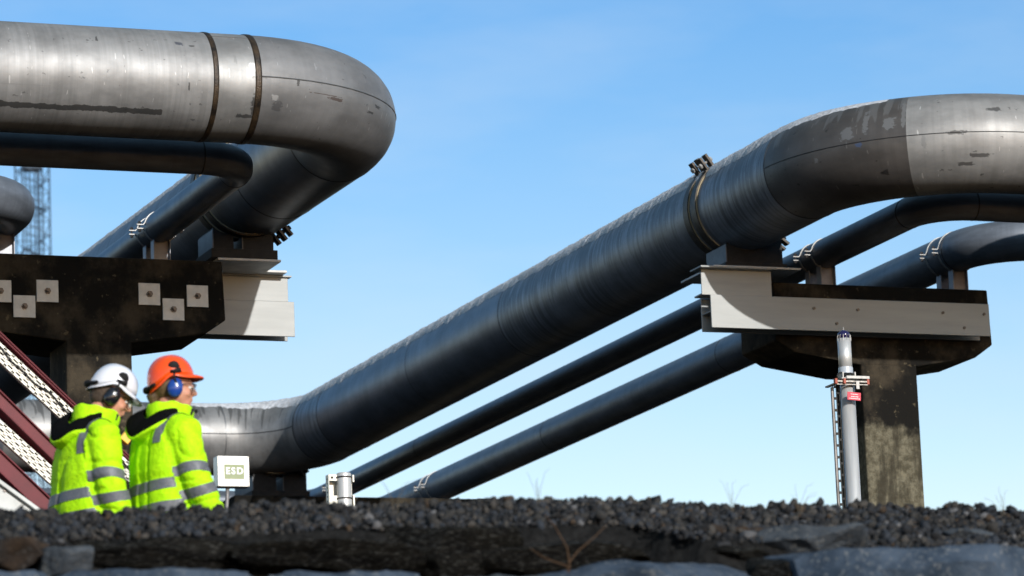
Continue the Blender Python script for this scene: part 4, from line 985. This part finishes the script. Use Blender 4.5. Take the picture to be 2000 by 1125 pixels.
RB_ = [
 (165, 560, 1040, 1112, 15.86, .6, RK_DARK, 1, 'layered slate ledge blackened as overhang shade under the gravel, below both workers', 22),
 (480, 810, 1046, 1116, 15.84, .6, RK_DARK, 21, 'layered slate ledge blackened as overhang shade below the ESD box and short post', 26),
 (780, 1060, 1012, 1120, 15.82, .6, RK_DARK, 2, 'tall slate rock blackened as gap shade left of the orange twig', 20),
 (1010, 1300, 1056, 1120, 15.80, .5, RK_DARK, 22, 'low slate ledge blackened as gap shade behind the orange twig', 24),
 (140, 560, 1092, 1230, 15.1, .7, RK_BLUE, 3, 'flat blue grey boulder at the bottom edge, below the workers', 0),
 (540, 900, 1100, 1230, 15.05, .7, RK_BLUE, 23, 'flat blue grey boulder at the bottom edge, below the short post', 0),
 (1080, 1520, 1074, 1240, 15.0, .8, RK_BLUE, 4, 'flat blue grey boulder at the bottom edge, right of the orange twig', 0),
 (1600, 2180, 1040, 1290, 14.75, 1.0, RK_BLUE, 5, 'biggest blue grey boulder, in the bottom right corner', 0),
 (1505, 1745, 1016, 1076, 15.45, .45, RK_GREY, 6, 'grey tilted slab on the gravel above the biggest blue boulder', 0),
 (1350, 1515, 1022, 1056, 15.8, .25, RK_BROWN, 7, 'rusty brown rock in the gravel left of the grey tilted slab', 0),
 (-60, 110, 1040, 1110, 15.6, .4, RK_BROWN, 8, 'rough brown stained rock near the bottom left corner', 0),
 (90, 200, 1060, 1130, 15.5, .4, RK_GREY, 13, 'grey rock at the left end of the shade-blackened slate ledge', 0),
 (-160, 150, 1100, 1240, 15.1, .5, RK_BLUE, 9, 'bluish boulder cut by the bottom left corner of the picture', 0),
 (880, 1100, 1112, 1230, 15.1, .5, RK_GREY, 10, 'grey rock at the bottom edge between two blue boulders', 0),
 (1500, 1610, 1080, 1190, 15.1, .4, RK_DARK, 11, 'small dark rock wedged between the bottom blue boulders', 20),
 (1400, 1530, 1060, 1090, 15.5, .3, RK_DARK, 14, 'flat dark stone just below the rusty brown rock', 20),
 (1850, 1960, 1026, 1054, 15.8, .3, RK_GREY, 12, 'grey rock in the gravel above the biggest blue boulder', 0)]
for x0, x1, y0, y1, Y, dep, m, sd_, lab, lay in RB_: rock(x0, x1, y0, y1, Y, dep, m, sd_, 'rock', lab, rotz=.2 if sd_ == 6 else 0, lay=lay)
n = 2600; a = rg.uniform(1.0, 12.5, n); b = rg.uniform(12.6, 15.7, n); s_ = np.exp(rg.normal(math.log(.05), .5, n)).clip(.02, .16)
o = scatter('rubble', np.stack([a, b, terrain(a, b)+rg.uniform(-.4, .2, n)*s_-.03], 1), s_, island_mat('rubble_rock', [(0, (.018, .021, .026)), (.3, (.03, .03, .032)), (.6, (.012, .012, .012)), (.85, (.035, .036, .025))], nscale=8), 9); tag(o, 'dark broken rocks filling the face of the bank', kind='stuff')

# dry stalks
def stalks(name, label, items, m, wdt):
    for i, (pts, Y) in enumerate(items):
        mb = MB(); P_ = [at(x, y, Y) for x, y in pts]; mb.tube([q+Vector((0, .01*k, 0)) for k, q in enumerate(P_)], [wdt*(1-.6*k/(len(P_)-1)) for k in range(len(P_))], 6)
        yield mb
M_tw = mat('orange_twig', (.085, .042, .016), .8); M_gr = mat('dry_grass', (.12, .10, .07), .8)
tw = empty('dry_twig', at(1110, 1100, 15.2), 'forked orange dry twig in front of the shade-blackened slate rock', 'twig')
for pts in ([(1112, 1098), (1108, 1070), (1085, 1030), (1064, 1005)], [(1112, 1098), (1130, 1075), (1160, 1050), (1185, 1025)], [(1108, 1105), (1085, 1098), (1060, 1088), (1035, 1070)]):
    mb = MB(); Q = [at(x, y, 15.2) for x, y in pts]; mb.tube([Q[0]+Vector((0, 0, -.05))]+Q, [.0024, .0022, .0018, .0014, .001], 6); part(mb, 'branch', M_tw, tw, smooth=True)
for lab, x0, hgt, Y in (('tallest dry grass tuft on the crest, above the orange twig', 1052, 62, 16.5), ('dry grass tuft on the crest below the gap under the diagonal pipes, right of centre', 1430, 48, 16.5), ('dry grass tuft on the crest just left of the cable tray', 1560, 36, 16.5), ('dry grass tuft on the crest between short post and far clamp', 772, 45, 16.5), ('dry grass tuft on the crest near the right picture edge', 1960, 32, 16.5)):
    t = at(x0, 985, Y); root = Vector((t.x, Y, float(terrain(t.x, Y)))); r = random.Random(x0); gt = empty('dry_grass', root, lab, 'grass tuft', 'dry grass tufts on the crest')
    for k in range(5):
        mb = MB(); hh = (at(x0, 985-hgt, Y).z-root.z)*r.uniform(.6, 1.1); dx = r.uniform(-.09, .09); dy = r.uniform(-.05, .05)
        mb.tube([(0, 0, -.02), (dx*.25, dy*.3, hh*.5), (dx*.8, dy, hh*.9), (dx*1.3+.01, dy*1.2, hh)], [.0010, .0009, .0007, .0005], 5); mb.build('stalk', M_gr, gt, smooth=True)
